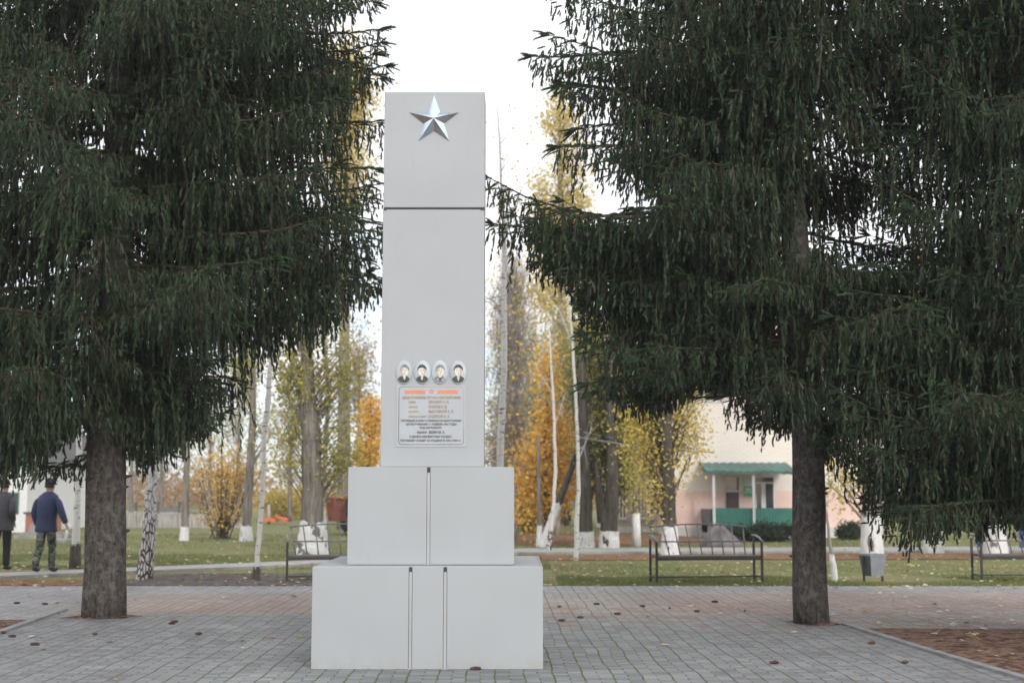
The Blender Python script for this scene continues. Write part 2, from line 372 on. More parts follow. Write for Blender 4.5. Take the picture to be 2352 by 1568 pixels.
M['needle_bed'] = groundmat('needle_bed', [(.36, (.04, .026, .02)), (.47, (.12, .075, .056)), (.55, (.25, .155, .112)), (.63, (.16, .105, .08)), (.72, (.09, .11, .045))], 7, 12)
M['leafy_soil'] = groundmat('leafy_soil', [(.3, (.10, .07, .05)), (.5, (.22, .13, .08)), (.66, (.33, .17, .09)), (.75, (.14, .15, .07))], 5)
M['concrete'] = paint('pale_concrete', (.36, .35, .335), .9, .12, 3, bmp=.15)
M['kerb'] = paint('kerb_concrete', (.27, .275, .28), .9, .15, 5, bmp=.2)
M['kerb_dark'] = paint('kerb_dark', (.13, .12, .115), .9, .2, 5)
M['black'] = paint('black_metal', (.028, .032, .032), .4, .2)
M['greymetal'] = paint('grey_metal', (.17, .18, .20), .45, .2, dirt=((.09, .06, .05), .62))
M['seatwood'] = paint('brown_plank', (.10, .08, .085), .6, .2, 5, stretch=(1, 6, 6))
M['bingrey'] = paint('bin_grey', (.27, .29, .32), .5, .1); M['bindark'] = paint('bin_dark', (.10, .11, .12), .6)

# ---------------------------------------------------------------- ground and paving
def sheet(name, pts, mat, z, kind='structure', label=None, cat=None):
    mb = MB(); mb.add([(x, y, z) for x, y in pts], [tuple(range(len(pts)))]); o = mb.build(name, mat)
    tag(o, label, cat, None, kind); return o
sheet('ground', [(-600, -60), (600, -60), (600, 900), (-600, 900)], M['grass'], 0, label='grass and bare earth lawn beyond the paved square', cat='ground')
sheet('plaza', [(-40, -20), (40, -20), (40, 22.75), (-40, 22.9)], M['pav_back'], .012, label='worn pinkish paving of the square behind the platform', cat='pavement')
KL = [(-5.55, 8), (-5.62, 13), (-5.68, 15.0), (-5.94, 18.2)]
KR = [(4.62, 8), (4.34, 11.3), (4.12, 13.5), (3.93, 16.2)]
sheet('platform', [KL[0], (-5.55, -5), (4.62, -5), KR[0], KR[1], KR[2], KR[3], (3.9, 17.25), (-5.9, 17.55), KL[2], KL[1]], M['pav_front'], .020, label='grey paver platform around the monument', cat='pavement')
def kerb(name, path, w, h, mat, label):
    mb = MB(); rings = []
    for i, (x, y) in enumerate(path):
        a = Vector(path[max(i - 1, 0)]); b = Vector(path[min(i + 1, len(path) - 1)]); d = (b - a).normalized(); n = Vector((-d.y, d.x)) * w / 2
        rings.append([(x - n.x, y - n.y, -.05), (x + n.x, y + n.y, -.05), (x + n.x, y + n.y, h), (x - n.x, y - n.y, h)])
    mb.loft(rings, smooth=False); o = mb.build(name, mat); tag(o, label, 'kerb', 'flush kerbs of the platform', 'structure'); return o
kerb('kerb', KL, .09, .045, M['kerb'], 'low concrete kerb along the western edge of the platform')
kerb('kerb', KR, .09, .045, M['kerb'], 'low concrete kerb between the platform and the needle bed')
def bed(name, pts, mat, label, amp=.04, nx=40, z=.02):
    # rough soil patch: grid clipped to polygon by bilinear quad
    a, b, c, d = [np.array(p, float) for p in pts]; g = MB(); n = nx
    vs = []
    for i in range(n + 1):
        for j in range(n + 1):
            u, w = i / n, j / n; p = a * (1 - u) * (1 - w) + b * u * (1 - w) + c * u * w + d * (1 - u) * w
            e = min(u, w, 1 - u, 1 - w) * 6
            vs.append((p[0], p[1], z + (min(e, 1) * amp * random.random() if e > 0 else -.006)))
    fs = [(i * (n + 1) + j, (i + 1) * (n + 1) + j, (i + 1) * (n + 1) + j + 1, i * (n + 1) + j + 1) for i in range(n) for j in range(n)]
    g.add(vs, fs, True); o = g.build(name, mat); tag(o, label, 'soil bed', None, 'structure'); return o
bed('needle_bed', [(4.66, 8), (9.5, 8), (9.5, 15.6), (4.02, 15.9)], M['needle_bed'], 'brown spruce needle bed beside the platform')
bed('soil_bed', [(-9, 8), (-5.61, 8), (-5.89, 16.95), (-7.6, 16.8)], M['needle_bed'], 'small brown soil corner by the western kerb')
gA = G(0, 1340); gB = G(700, 1340)
bed('soil_strip', [(-4.0, 22.9), (-2.6, 22.9), (-2.6, 26.2), (-4.2, 26.2)], M['soil'], 'dark bare soil below the thin birch', .05)
bed('soil_strip', [(-6.8, 22.9), (-4.0, 22.9), (-4.2, 26.1), (-6.9, 25.6)], M['soil'], 'dark bare soil behind the square', .06)
bed('leaf_strip', [(-12, 22.92), (-6.8, 22.92), (-6.9, 24.1), (-12, 23.9)], M['leafy_soil'], 'narrow strip of fallen leaves below the path', .04)
# paths
def strip(name, a, b, w0, w1, mat, z, label):
    (x0, y0), (x1, y1) = a, b; mb = MB()
    mb.add([(x0, y0 - w0 / 2, z), (x1, y1 - w1 / 2, z), (x1, y1 + w1 / 2, z), (x0, y0 + w0 / 2, z), (x0, y0 - w0 / 2, 0), (x1, y1 - w1 / 2, 0)], [(0, 1, 2, 3), (4, 5, 1, 0)])
    o = mb.build(name, mat); tag(o, label, 'path', None, 'structure')
strip('path', G(-260, 1336), G(700, 1297), 1.1, 1.7, M['concrete'], .06, 'pale concrete path the two men walk on')
strip('path', G(700, 1297), G(1190, 1269), 1.7, 2.2, M['concrete'], .062, 'pale concrete path continuing behind the monument')
strip('path', G(1190, 1268), G(2500, 1262), 2.2, 2.2, M['concrete'], .058, 'pale concrete path in front of the school')
bed('leaf_strip', [G(1185, 1287), G(2352, 1284), G(2352, 1271), G(1185, 1276)], M['leafy_soil'], 'leafy earth edge below the school path', .03)
bed('leaf_bed', [G(1185, 1252), G(1620, 1252), G(1620, 1228), G(1185, 1228)], M['leafy_soil'], 'reddish leaf covered earth under the poplars', .05)

# ---------------------------------------------------------------- monument
D0 = 12.22; mx0 = P(981, 1531, D0)[0]
mon = empty('monument', (mx0, D0, 0.02), 'tall stepped pale grey obelisk with a silver star and an inscribed plaque', 'monument')
def lx(u, v, D): return P(u, v, D)[0] - mx0
def lz(v, D): return P(1176, v, D)[1] - .02
zb = lz(1301, D0); D1 = D0 + .24; z1 = lz(1072, D1); D2 = D1 + .2; z2a = lz(479, D2); z2 = lz(211.5, D2)
bw0, bw1 = lx(714, 1531, D0), lx(1247.5, 1531, D0)
mw0, mw1 = lx(797, 1297, D1), lx(1181, 1297, D1)
cw0, cw1 = lx(873.5, 1070, D2), lx(1111.5, 1070, D2)
bb = MB(); bb.box(bw0 + .012, bw1 - .012, .004, 2.0, 0, zb - .006); bb = bb.build('base_block', M['strip'], mon)
def panel(parent, x0, x1, y0, y1, z0, z1): 
    return MB().box(x0, x1, y0, y1, z0, z1, bev=.004).build('panel', M['clad'], parent)
s1a, s1b = lx(938.5, 1400, D0), lx(946.5, 1400, D0); s2a, s2b = lx(1018, 1400, D0), lx(1026.5, 1400, D0)
panel(bb, bw0, s1a, 0, .02, 0, zb); panel(bb, s1b, s2a, 0, .02, 0, zb); panel(bb, s2b, bw1, 0, .02, 0, zb)
panel(bb, bw0, bw0 + .02, .0205, 2.01, 0, zb); panel(bb, bw1 - .02, bw1, .0205, 2.01, 0, zb)
panel(bb, bw0 + .0205, bw1 - .0205, .0205, .62, zb - .02, zb); panel(bb, bw0 + .0205, bw1 - .0205, .63, 1.3, zb - .02, zb); panel(bb, bw0 + .0205, bw1 - .0205, 1.31, 2.01, zb - .02, zb)
for a, b in ((s1a, s1b), (s2a, s2b)):
    MB().box(a + .001, b - .001, .002, .014, zb - .045, zb - .002).box(a + .0005, a + .0035, .002, .0155, .01, zb - .046).box(b - .0025, b - .0005, .002, .0155, .01, zb - .046).build('joint_cap', M['seam'], bb)
mbk = MB().box(mw0 + .012, mw1 - .012, .244, 1.76, zb + .004, z1 - .006).build('middle_block', M['strip'], mon)
m1a, m1b = lx(980, 1180, D1), lx(988, 1180, D1)
panel(mbk, mw0, m1a, .24, .26, zb + .008, z1); panel(mbk, m1b, mw1, .24, .26, zb + .008, z1)
panel(mbk, mw0, mw0 + .02, .2605, 1.77, zb + .008, z1); panel(mbk, mw1 - .02, mw1, .2605, 1.77, zb + .008, z1); panel(mbk, mw0 + .0205, mw1 - .0205, .2605, 1.77, z1 - .02, z1)
MB().box(m1a + .001, m1b - .001, .242, .256, z1 - .05, z1 - .002).box(m1a + .0005, m1a + .003, .242, .256, zb + .01, z1 - .051).box(m1b - .0022, m1b - .0005, .242, .256, zb + .01, z1 - .051).build('joint_cap', M['seam'], mbk)
cy0 = .44
sh = MB().box(cw0, cw1, cy0, cy0 + .42, z1 + .004, z2a - .009, bev=.005).build('column_shaft', M['clad'], mon)
MB().box(cw0 + .015, cw1 - .015, cy0 + .015, cy0 + .40, z2a - .012, z2a + .012).box(cw0 + .004, cw0 + .035, cy0 - .003, cy0 + .02, z2a - .018, z2a + .003).box(cw1 - .035, cw1 - .004, cy0 - .003, cy0 + .02, z2a - .018, z2a + .003).build('joint_gap', M['seam'], mon)
MB().box(cw0 + .004, cw1 + .002, cy0 - .002, cy0 + .42, z2a + .009, z2, bev=.005).build('column_top', M['clad'], mon)
# star
sxc, szc = lx(997, 276, D2), lz(277, D2); R = .248; yb = cy0 - .004
mb = MB(); pts = []
for k in range(10):
    a = PI / 2 + k * PI / 5; r = R if k % 2 == 0 else R * .41; pts.append((sxc + r * math.cos(a), yb - .006, szc + r * math.sin(a)))
c = (sxc, yb - .085, szc)
for k in range(10):
    p, q = pts[k], pts[(k + 1) % 10]; mb.add([p, q, c], [(0, 2, 1)])
mb.add([(x, yb, z) for x, _, z in pts] + pts, [(k, k + 10, (k + 1) % 10 + 10, (k + 1) % 10) for k in range(10)])
mb.build('star', M['chrome'], mon)
# plaque
pcx = lx(990.5, 950, D2); SC = 2390.0
def cz(y): return lz(950, D2) - (((1520 + y / 5.6) / 1.7415) - 950) / 244.0
def cxx(x): return pcx + (x - 980) / SC
pl = MB().box(cxx(202), cxx(1758), cy0 - .006, cy0 + .002, cz(1490), cz(115)).build('plaque', M['plaque'], mon)
def rrect(x0, x1, z0, z1, r, n=6):
    P_ = []
    for (cx, cz_, a0) in ((x1 - r, z1 - r, 0), (x0 + r, z1 - r, PI / 2), (x0 + r, z0 + r, PI), (x1 - r, z0 + r, 1.5 * PI)):
        for k in range(n + 1): a = a0 + k * PI / 2 / n; P_.append((cx + r * math.cos(a), cz_ + r * math.sin(a)))
    return P_
o_, i_ = rrect(cxx(250), cxx(1715), cz(1440), cz(140), .032), rrect(cxx(262), cxx(1703), cz(1428), cz(152), .027)
n = len(o_); mb = MB(); yy = cy0 - .0085
mb.add([(x, yy, z) for x, z in o_] + [(x, yy, z) for x, z in i_], [(k, (k + 1) % n, (k + 1) % n + n, k + n) for k in range(n)]); mb.build('border_line', M['border'], pl)
for a, b, d in ((375, 835, 1), (1125, 1590, -1)):
    z0, z1_ = cz(297), cz(228); x0, x1 = cxx(a), cxx(b); nt_ = .012
    poly = [(x0, z0), (x1, z0), (x1, z1_), (x0, z1_), (x0 + nt_, (z0 + z1_) / 2)] if d == 1 else [(x0, z0), (x1, z0), (x1 - nt_, (z0 + z1_) / 2), (x1, z1_), (x0, z1_)]
    MB().prism(poly, yy, yy + .002).build('ribbon', M['ribbon'], pl)
mb = MB(); so_, si_ = [], []
for k in range(10):
    a = PI / 2 + k * PI / 5; r = .027 if k % 2 == 0 else .0135
    so_.append((cxx(983) + r * math.cos(a), yy, cz(252) + r * math.sin(a))); r2 = .014 if k % 2 == 0 else .0075
    si_.append((cxx(983) + r2 * math.cos(a), yy, cz(252) + r2 * math.sin(a)))
mb.add(so_ + si_, [(k, (k + 1) % 10, (k + 1) % 10 + 10, k + 10) for k in range(10)]); mb.build('star_outline', M['redstar'], pl)
def text(lines, mat, name):
    V_, F_ = [], []
    for body, x0, x1, y, h in lines:
        c = bpy.data.curves.new('txt', 'FONT'); c.body = body; c.resolution_u = 2; c.offset = .03
        o = bpy.data.objects.new('txt', c); COL.objects.link(o); dg = bpy.context.evaluated_depsgraph_get(); dg.update()
        me = bpy.data.meshes.new_from_object(o.evaluated_get(dg)); co = np.zeros(len(me.vertices) * 3); me.vertices.foreach_get('co', co); co = co.reshape(-1, 3)
        w = co[:, 0].max() - co[:, 0].min(); k = len(V_)
        s = (x1 - x0) / SC / w; hz = h / SC / .73
        for p in co: V_.append((cxx(x0) + (p[0] - co[:, 0].min()) * s, yy - .0008, cz(y + h / 2) + p[1] * hz))
        for f in me.polygons: F_.append(tuple(i + k for i in f.vertices))
        bpy.data.objects.remove(o); bpy.data.meshes.remove(me); bpy.data.curves.remove(c)
    mb = MB(); mb.add(V_, F_); return mb.build(name, mat, pl)
text([('ЗДЕСЬ ПОХОРОНЕНЫ ЛЕТЧИКИ СОВЕТСКОЙ АРМИИ', 325, 1638, 390, 52), ('МАЙОР', 475, 632, 492, 42), ('КРАСЬКО А. Н.', 922, 1380, 485, 60),
      ('КАПИТАН', 475, 672, 600, 42), ('КОЗЛОВ К. В.', 922, 1340, 592, 60), ('МЛ.ЛЕЙТ-Т', 475, 710, 705, 42), ('ВЫСТАВНОЙ А. Л.', 922, 1485, 698, 60),
      ('СТРЕЛОК-РАДИСТ', 470, 875, 815, 42), ('САДИКОВ И. З.', 918, 1395, 806, 60)], M['gold'], 'inscription')
text([('ПОГИБШИЕ В БОЮ С НЕМЕЦКО-ФАШИСТСКИМИ', 305, 1655, 905, 42), ('ЗАХВАТЧИКАМИ 11 НОЯБРЯ 1941 ГОДА', 415, 1555, 983, 46), ('ПОД ЩЕГРЫКИНО', 725, 1215, 1060, 42),
      ('РЯДОВОЙ', 665, 885, 1165, 42), ('ЯШИН М. А.', 930, 1290, 1160, 58), ('И ДЕСЯТЬ НЕИЗВЕСТНЫХ СОЛДАТ,', 500, 1450, 1258, 48), ('ПОГИБШИХ В БОЯХ ЗА РОДИНУ В 1941-1943 г.г.', 295, 1660, 1345, 46)], M['darklet'], 'inscription')
# portraits
def ell(cx, cz_, rx, rz, n=20, a0=0, a1=2 * PI): return [(cx + rx * math.cos(a0 + (a1 - a0) * k / n), cz_ + rz * math.sin(a0 + (a1 - a0) * k / n)) for k in range(n)]
for i, u in enumerate((928, 970, 1010.5, 1052.5)):
    pcx_, pcz = lx(u, 855, D2), lz(855, D2); rx, rz = .079, .113
    y0 = cy0 - .012
    mb = MB(); e = ell(0, 0, 1, 1, 28)
    rings = [[(pcx_ + x * rx * s, yv, pcz + z * rz * s) for x, z in e] for s, yv in ((1, cy0 + .001), (1, cy0 - .006), (.93, cy0 - .012))]
    mb.loft(rings, smooth=True); po = mb.build('portrait', M['porcelain'], mon)
    coat = M['photo_dark'] if i != 2 else M['photo_mid']; hair = M['photo_dark'] if i % 2 else M['photo_mid']
    t0 = y0 - .001; fx = pcx_ + (.006, -.002, .003, .002)[i]
    # shoulders
    sh_ = [(pcx_ - .058, pcz - .068), (pcx_ - .035, pcz - .092), (pcx_, pcz - .101), (pcx_ + .035, pcz - .092), (pcx_ + .056, pcz - .068), (pcx_ + .05, pcz - .05), (pcx_ + .022, pcz - .033), (pcx_, pcz - .046), (pcx_ - .022, pcz - .033), (pcx_ - .05, pcz - .05)]
    MB().prism(sh_, t0 - .001, t0 + .002).build('coat', coat, po)
    MB().prism(ell(fx, pcz - .032, .013, .02), t0 - .0015, t0 + .001).prism(ell(fx, pcz + .012, .037, .046), t0 - .003, t0 + .001).build('face', M['photo_skin'], po)
    hp = ell(fx, pcz + .024, .043, .050, 14, -.15, PI + .3) + [(fx - .036, pcz + .012), (fx - .031, pcz + .036), (fx, pcz + .047), (fx + .034, pcz + .03)]
    MB().prism(hp, t0 - .0045, t0 + .0005).build('hair', hair, po)
    sdx = (-1, 1, -1, 1)[i]; MB().prism([(fx + sdx * .012, pcz + .05), (fx + sdx * .034, pcz + .03), (fx + sdx * .0365, pcz + .005), (fx + sdx * .022, pcz - .024), (fx + sdx * .010, pcz - .031), (fx + sdx * .020, pcz + .005)][::(-1 if sdx > 0 else 1)], t0 - .0036, t0 - .002).build('cheek_shade', M['photo_cheek'], po)
    MB().prism([(fx - .014, pcz - .052), (fx, pcz - .075 - .004 * i), (fx + .014, pcz - .052), (fx + .004, pcz - .049), (fx - .004, pcz - .049)], t0 - .002, t0 - .0005).build('shirt_collar', M['porcelain' if i != 2 else 'photo_dark'], po)
    f = MB()
    for sx_ in (-1, 1): f.prism(ell(fx + sx_ * .012, pcz + .016, .005, .0028, 8), t0 - .0042, t0 - .003); f.prism(ell(fx + sx_ * .012, pcz + .0235, .008, .0018, 8), t0 - .0042, t0 - .003)
    f.prism(ell(fx, pcz - .001, .0035, .007, 8), t0 - .0042, t0 - .003); f.prism(ell(fx, pcz - .017, .009, .002, 8), t0 - .0042, t0 - .003)
    f.build('features', M['photo_shade'], po)
def ring(x, y, r0, r1, sd, label):  # needle litter ring that also paints dark contact shade round the trunk
    g = random.Random(sd); mb = MB(); n = 40; vi, vo = [], []
    for k in range(n):
        a = 2 * PI * k / n; q = r1 * (1 + g.uniform(-.35, .25) + .25 * math.sin(2 * a + sd)); vi.append((x + r0 * math.cos(a), y + r0 * math.sin(a), .05)); vo.append((x + max(q, r0 + .01) * math.cos(a), y + max(q, r0 + .01) * math.sin(a), .0215))
    mb.add(vi + vo, [(k, (k + 1) % n, (k + 1) % n + n, k + n) for k in range(n)], True); o = mb.build('needle_ring', M['needle_bed']); tag(o, label, 'soil', None, 'structure')
ring(*G(234, 1420), .2, .36, 1, 'brown needles heaped round the foot of the western spruce'); ring(*G(1868, 1434), .15, .29, 4, 'brown needles heaped round the foot of the eastern spruce')
# ---------------------------------------------------------------- spruces
def spruce(label, base, topx, H, r0, left, right, zmin, seed, z0, zdense=8.6, hole=None, extra=()):
    """left/right: [(z, reach)] ; zmin(dx): height below which nothing hangs ; extra: hand placed long boughs (z, azimuth, reach)."""
    g = np.random.default_rng(seed); bx, by = base
    root = empty('spruce_tree', (bx, by, 0), label, 'tree', 'big weeping spruces round the square')
    # trunk
    nr = 46; zs = np.linspace(0, H, nr); rr = r0 * (1 - zs / H) ** .6 * (1 + .07 * np.exp(-zs / .2))
    mb = MB(); ph = g.random(8) * 6; ns = 28; rings = []
    def ctr(z): k = min(z / 7.5, 1.6); return (topx * k + .03 * math.sin(z * 1.3 + ph[0]), .02 * math.sin(z + ph[1]))
    for z, r in zip(zs, rr):
        cx, cy = ctr(z); ring = []
        for k in range(ns):
            a = 2 * PI * k / ns; q = 1 + .035 * math.sin(3 * a + z * .8 + ph[2]) + .025 * math.sin(7 * a + z * 1.7 + ph[3]) + .02 * g.normal() + .05 * math.exp(-z / .2) * math.sin(5 * a + ph[4])
            ring.append((cx + r * q * math.cos(a), cy + r * q * math.sin(a), z - (.02 if z == 0 else 0)))
        rings.append(ring)
    mb.loft(rings)
    kb = mb
    for k in range(26):                       # dead branch stubs and knots
        z = g.uniform(.5, 3.2); a = g.uniform(0, 2 * PI); cx, cy = ctr(z); r = np.interp(z, zs, rr)
        d = Vector((math.cos(a), math.sin(a), .15)); p = Vector((cx, cy, z)) + d * r * .85
        kb.tube([p, p + d * r * .2, p + d * (r * .2 + g.uniform(.01, .06))], [.03, .022, .010], 6)
    mb.build('trunk', M['bark'], root)
    L_z, L_r = zip(*sorted(left)); R_z, R_r = zip(*sorted(right))
    wood = MB(); P0, DIR, LEN, RND, DR = [], [], [], [], []; tw = []
    boughs = []
    z = z0
    while z < H - .5:
        dense = z < zdense
        nb = 7 if dense else 5
        a0 = g.uniform(0, 2 * PI)
        for k in range(nb):
            boughs.append((z + g.uniform(-.2, .2), a0 + 2 * PI * k / nb + g.normal() * .3, None, dense))
        z += .38 if dense else .6
    for e in extra: boughs.append((e[0], e[1], e[2], True))
    for (zb_, a, reach, dense) in boughs:
        if reach is None:
            if hole and hole(zb_, a, g): continue
            Rl = np.interp(zb_, L_z, L_r); Rr = np.interp(zb_, R_z, R_r); Rd = .5 * (Rl + Rr) * .95
            c, s = math.cos(a), math.sin(a); Rx = Rr if c > 0 else Rl
            R_ = 1 / math.sqrt((c / max(Rx, .2)) ** 2 + (s / max(Rd, .2)) ** 2) * min(1.02, g.uniform(.62, 1.15))
        else: R_ = reach
        if R_ < .35: continue
        if reach is None and zb_ < zmin(R_ * math.cos(a) * .8) + .16: continue
        ns_ = 9; sv_ = np.linspace(0, 1, ns_); cx, cy = ctr(zb_); bend = g.normal() * .12
        sag = g.uniform(.0, .10); lift = g.uniform(-.06, .24) if reach is None else .12; tipup = g.uniform(-.06, .12)
        aa = a + bend * sv_
        px = cx + np.cos(aa) * R_ * sv_; py = cy + np.sin(aa) * R_ * sv_
        pz = zb_ + R_ * (lift * (1 - sv_) - sag * np.sin(PI * sv_) + tipup * sv_ ** 5) + g.normal(0, .012, ns_)
        path = np.stack([px, py, pz], 1)
        br = .009 + .008 * R_
        wood.tube(path, list(br * (1 - .85 * sv_)), 5, cap=False)
        m = int(R_ / (.085 if dense else .16)); lf = 1.0 if dense else 1.5; lush = g.uniform(.6, 1.65) if reach is None else 1.45
        for j in range(m):
            s = .10 + .9 * (j + g.random()) / m
            i = min(int(s * (ns_ - 1)), ns_ - 2); f = s * (ns_ - 1) - i; q = path[i] * (1 - f) + path[i + 1] * f
            d = path[i + 1] - path[i]; d /= np.linalg.norm(d)
            side = 1 if j % 2 else -1
            l2 = (.12 + .60 * math.sin(PI * min(s, 1) ** .8) ** .8) * min(1, R_ / 1.8) * g.uniform(.35, 1.2)
            ang = side * g.uniform(.75, 1.2); dx = d[0] * math.cos(ang) - d[1] * math.sin(ang); dy = d[0] * math.sin(ang) + d[1] * math.cos(ang)
            nk = max(1, int(l2 / .125)) if dense else max(1, int(l2 / .16))
            e = q + np.array([dx, dy, -.28]) * l2
            tw.append((q, e))
            for k in range(nk + 1):
                t = (k + g.random() * .7) / (nk + .3); t = min(t, 1); w = q * (1 - t) + e * t; w = w + np.array([0, 0, .05 * l2 * math.sin(PI * t)])
                ll = lush * (.22 + .56 * g.random() ** 1.3) * (1.05 - .6 * s ** 3) * (1.0 if k < nk else .6)
                if g.random() < .2: ll *= 1.6
                od = np.array([dx * .35, dy * .35, 0]) * (1 if k >= nk else .35)
                P0.append(w); LEN.append(ll * (1 if dense else 1.3)); DIR.append(od + g.normal(0, .07, 3) * [1, 1, 0]); RND.append(g.random()); DR.append(1 if dense else 0)
            for q_ in ((q, e) if dense else (q,)):                     # short live shoots clothing the bough
                if g.random() > .95: continue
                P0.append(q_ + [0, 0, .01]); LEN.append(g.uniform(.08, .22)); DIR.append(np.array([(dx + d[0] * .6) * 1.4 + .3 * g.normal(), (dy + d[1] * .6) * 1.4 + .3 * g.normal(), .75 + .35 * g.random()])); RND.append(g.random() * .4); DR.append(2)
        for _ in range(6):
            P0.append(path[-1]); LEN.append(g.uniform(.1, .24)); v = path[-1] - path[-2]; v /= np.linalg.norm(v)
            DIR.append(v * 1.8 + g.normal(0, .6, 3) + [0, 0, .9]); RND.append(g.random() * .5); DR.append(2)
    P0 = np.array(P0); DIR = np.array(DIR); LEN = np.array(LEN); RND = np.array(RND); DR = np.array(DR)
    zm = np.array([zmin(x) for x in P0[:, 0]]) + np.abs(g.normal(0, .20, len(P0))) - .06
    hang = DR != 2; LEN = np.where(hang, np.minimum(LEN, P0[:, 2] - zm), np.where(P0[:, 2] > zm, LEN, 0))
    kp = LEN > .07; P0, DIR, LEN, RND, DR = [q[kp] for q in (P0, DIR, LEN, RND, DR)]
    LEN = np.where(DR != 2, LEN * (.85 + .3 * np.sin(P0[:, 0] * 3.1 + P0[:, 1] * 2.3)), LEN)
    # hanging cords break up into short blunt fingers; upright shoots stay single
    hg = np.where(DR != 2)[0]; cnt = np.maximum((LEN[hg] / np.where(DR[hg] == 0, .16, .074)).astype(int), 2); ix = np.repeat(hg, cnt); K = len(ix)
    pos = (np.arange(K) - np.repeat(np.cumsum(cnt) - cnt, cnt) + g.random(K)) / np.repeat(cnt, cnt)
    D0_ = np.stack([DIR[ix, 0], DIR[ix, 1], -np.ones(K)], 1); D0_ /= np.linalg.norm(D0_, axis=1, keepdims=True)
    def cord(i, t, Dn): return P0[i] + Dn * (LEN[i] * t)[:, None] + np.stack([DIR[i, 0], DIR[i, 1], 0 * t], 1) * (LEN[i] * (-.5 * t * t + .2 * t))[:, None] + np.stack([np.sin(t * 6 + RND[i] * 40) - np.sin(RND[i] * 40), np.cos(t * 5 + RND[i] * 60) - np.cos(RND[i] * 60), 0 * t], 1) * .012
    fp = cord(ix, pos * .88, D0_); spread = g.uniform(.12, .72, K) * (1 - .6 * pos); an = g.uniform(0, 2 * PI, K)
    fd = D0_ + np.stack([np.cos(an) * spread, np.sin(an) * spread, 0 * an], 1); fd /= np.linalg.norm(fd, axis=1, keepdims=True)
    fl = g.uniform(.05, .13, K) * np.where(DR[ix] == 0, 1.9, 1) * (1.1 - .35 * pos); fl = np.maximum(np.minimum(fl, LEN[ix] * (1.12 - pos)), .05)
    big = np.where(DR[ix] == 0, 1.9, 1.0)
    up_ = np.where(DR == 2)[0]; ud = DIR[up_] - [0, 0, 1.0]; ud /= np.linalg.norm(ud, axis=1, keepdims=True)
    FP = np.concatenate([fp, P0[up_]]); FD = np.concatenate([fd, ud]); FL = np.concatenate([fl, LEN[up_]]); FR = np.concatenate([RND[ix], RND[up_]]); FB = np.concatenate([big, np.ones(len(up_))]); FT = np.concatenate([.05 + .75 * pos * g.random(K) * (RND[ix] < .55), np.full(len(up_), .95)])
    nf = len(FL); n = np.maximum((FL * np.where(FB > 1, 120, 300)).astype(int), 9); idx = np.repeat(np.arange(nf), n); m = len(idx)
    t = g.random(m) ** .9; T = FD[idx]; r1 = g.normal(0, 1, (m, 3)); rad = r1 - T * (r1 * T).sum(1, keepdims=True); rad /= np.linalg.norm(rad, axis=1, keepdims=True)
    fx = (FL[idx] * t); ax = FP[idx] + T * fx[:, None] - np.array([0, 0, 1.0]) * (fx * fx * .8)[:, None] * (np.abs(T[:, 2:3]) < .8)
    ln = g.uniform(.020, .034, m) * FB[idx]; wd = g.uniform(.0026, .0052, m) * FB[idx] * np.where(FB[idx] > 1, 1.5, 1)
    nd = rad * g.uniform(.6, 1.1, m)[:, None] + T * .55; sd_ = np.cross(nd, rad + g.normal(0, .4, (m, 3))); sd_ /= np.linalg.norm(sd_, axis=1, keepdims=True) + 1e-9
    co = np.stack([ax + sd_ * wd[:, None], ax - sd_ * wd[:, None], ax + nd * ln[:, None]], 1).reshape(-1, 3)
    rv = np.repeat(FR[idx] * .78 + g.random(m) * .22, 3); tv = np.repeat(np.clip(FT[idx] * (.35 + .75 * t), 0, 1) * g.uniform(.6, 1, m), 3)
    s1 = np.cross(FD, g.normal(0, 1, (nf, 3))); s1 /= np.linalg.norm(s1, axis=1, keepdims=True); s2 = np.cross(FD, s1); Rg = []; tt = (.0, .55, 1.0)
    for tk, rk in zip(tt, (.009, .0125, .007)):
        fx = FL * tk; c_ = FP + FD * fx[:, None] - np.array([0, 0, 1.0]) * (fx * fx * .8)[:, None] * (np.abs(FD[:, 2:3]) < .8)
        Rg.append([c_ + (s1 * math.cos(q) + s2 * math.sin(q)) * (rk * FB * g.uniform(.8, 1.2, nf))[:, None] for q in (0, 2.094, 4.189)])
    tris = []
    for i in range(2):
        for j in range(3):
            a, b, c2, d2 = Rg[i][j], Rg[i][(j + 1) % 3], Rg[i + 1][(j + 1) % 3], Rg[i + 1][j]; tris += [np.stack([a, b, c2], 1), np.stack([a, c2, d2], 1)]
    cc = np.concatenate(tris).reshape(-1, 3); co = np.concatenate([co, cc]); rv = np.concatenate([rv, np.repeat(np.tile(FR * .7 + .1, 12), 3)]); tv = np.concatenate([tv, np.zeros(len(cc))])
    tri_mesh('crown', co, 3, M['needles'], root, {'rnd': rv, 'tip': tv})
    # the cords themselves
    Dh = np.stack([DIR[hg, 0], DIR[hg, 1], -np.ones(len(hg))], 1); Dh /= np.linalg.norm(Dh, axis=1, keepdims=True); zz_ = np.zeros(len(hg)); pc = [cord(hg, zz_ + k_, Dh) for k_ in (0, .45, .9)]
    th_ = g.uniform(0, PI, len(hg)); wv = np.stack([np.cos(th_), np.sin(th_), 0 * th_], 1) * .0035
    cq = np.concatenate([np.stack([pc[k_] - wv, pc[k_] + wv, pc[k_ + 1] + wv, pc[k_ + 1] - wv], 1) for k_ in (0, 1)])
    q = np.array([a for a, b in tw]); e = np.array([b for a, b in tw]); u = np.array([0, 0, .005]); v = np.cross(e - q, [0, 0, 1]); v /= np.linalg.norm(v, axis=1, keepdims=True); v *= .005
    quads = np.concatenate([np.stack([q - u, q + u, e + u * .4, e - u * .4], 1), np.stack([q - v, q + v, e + v * .4, e - v * .4], 1), cq]).reshape(-1, 3)
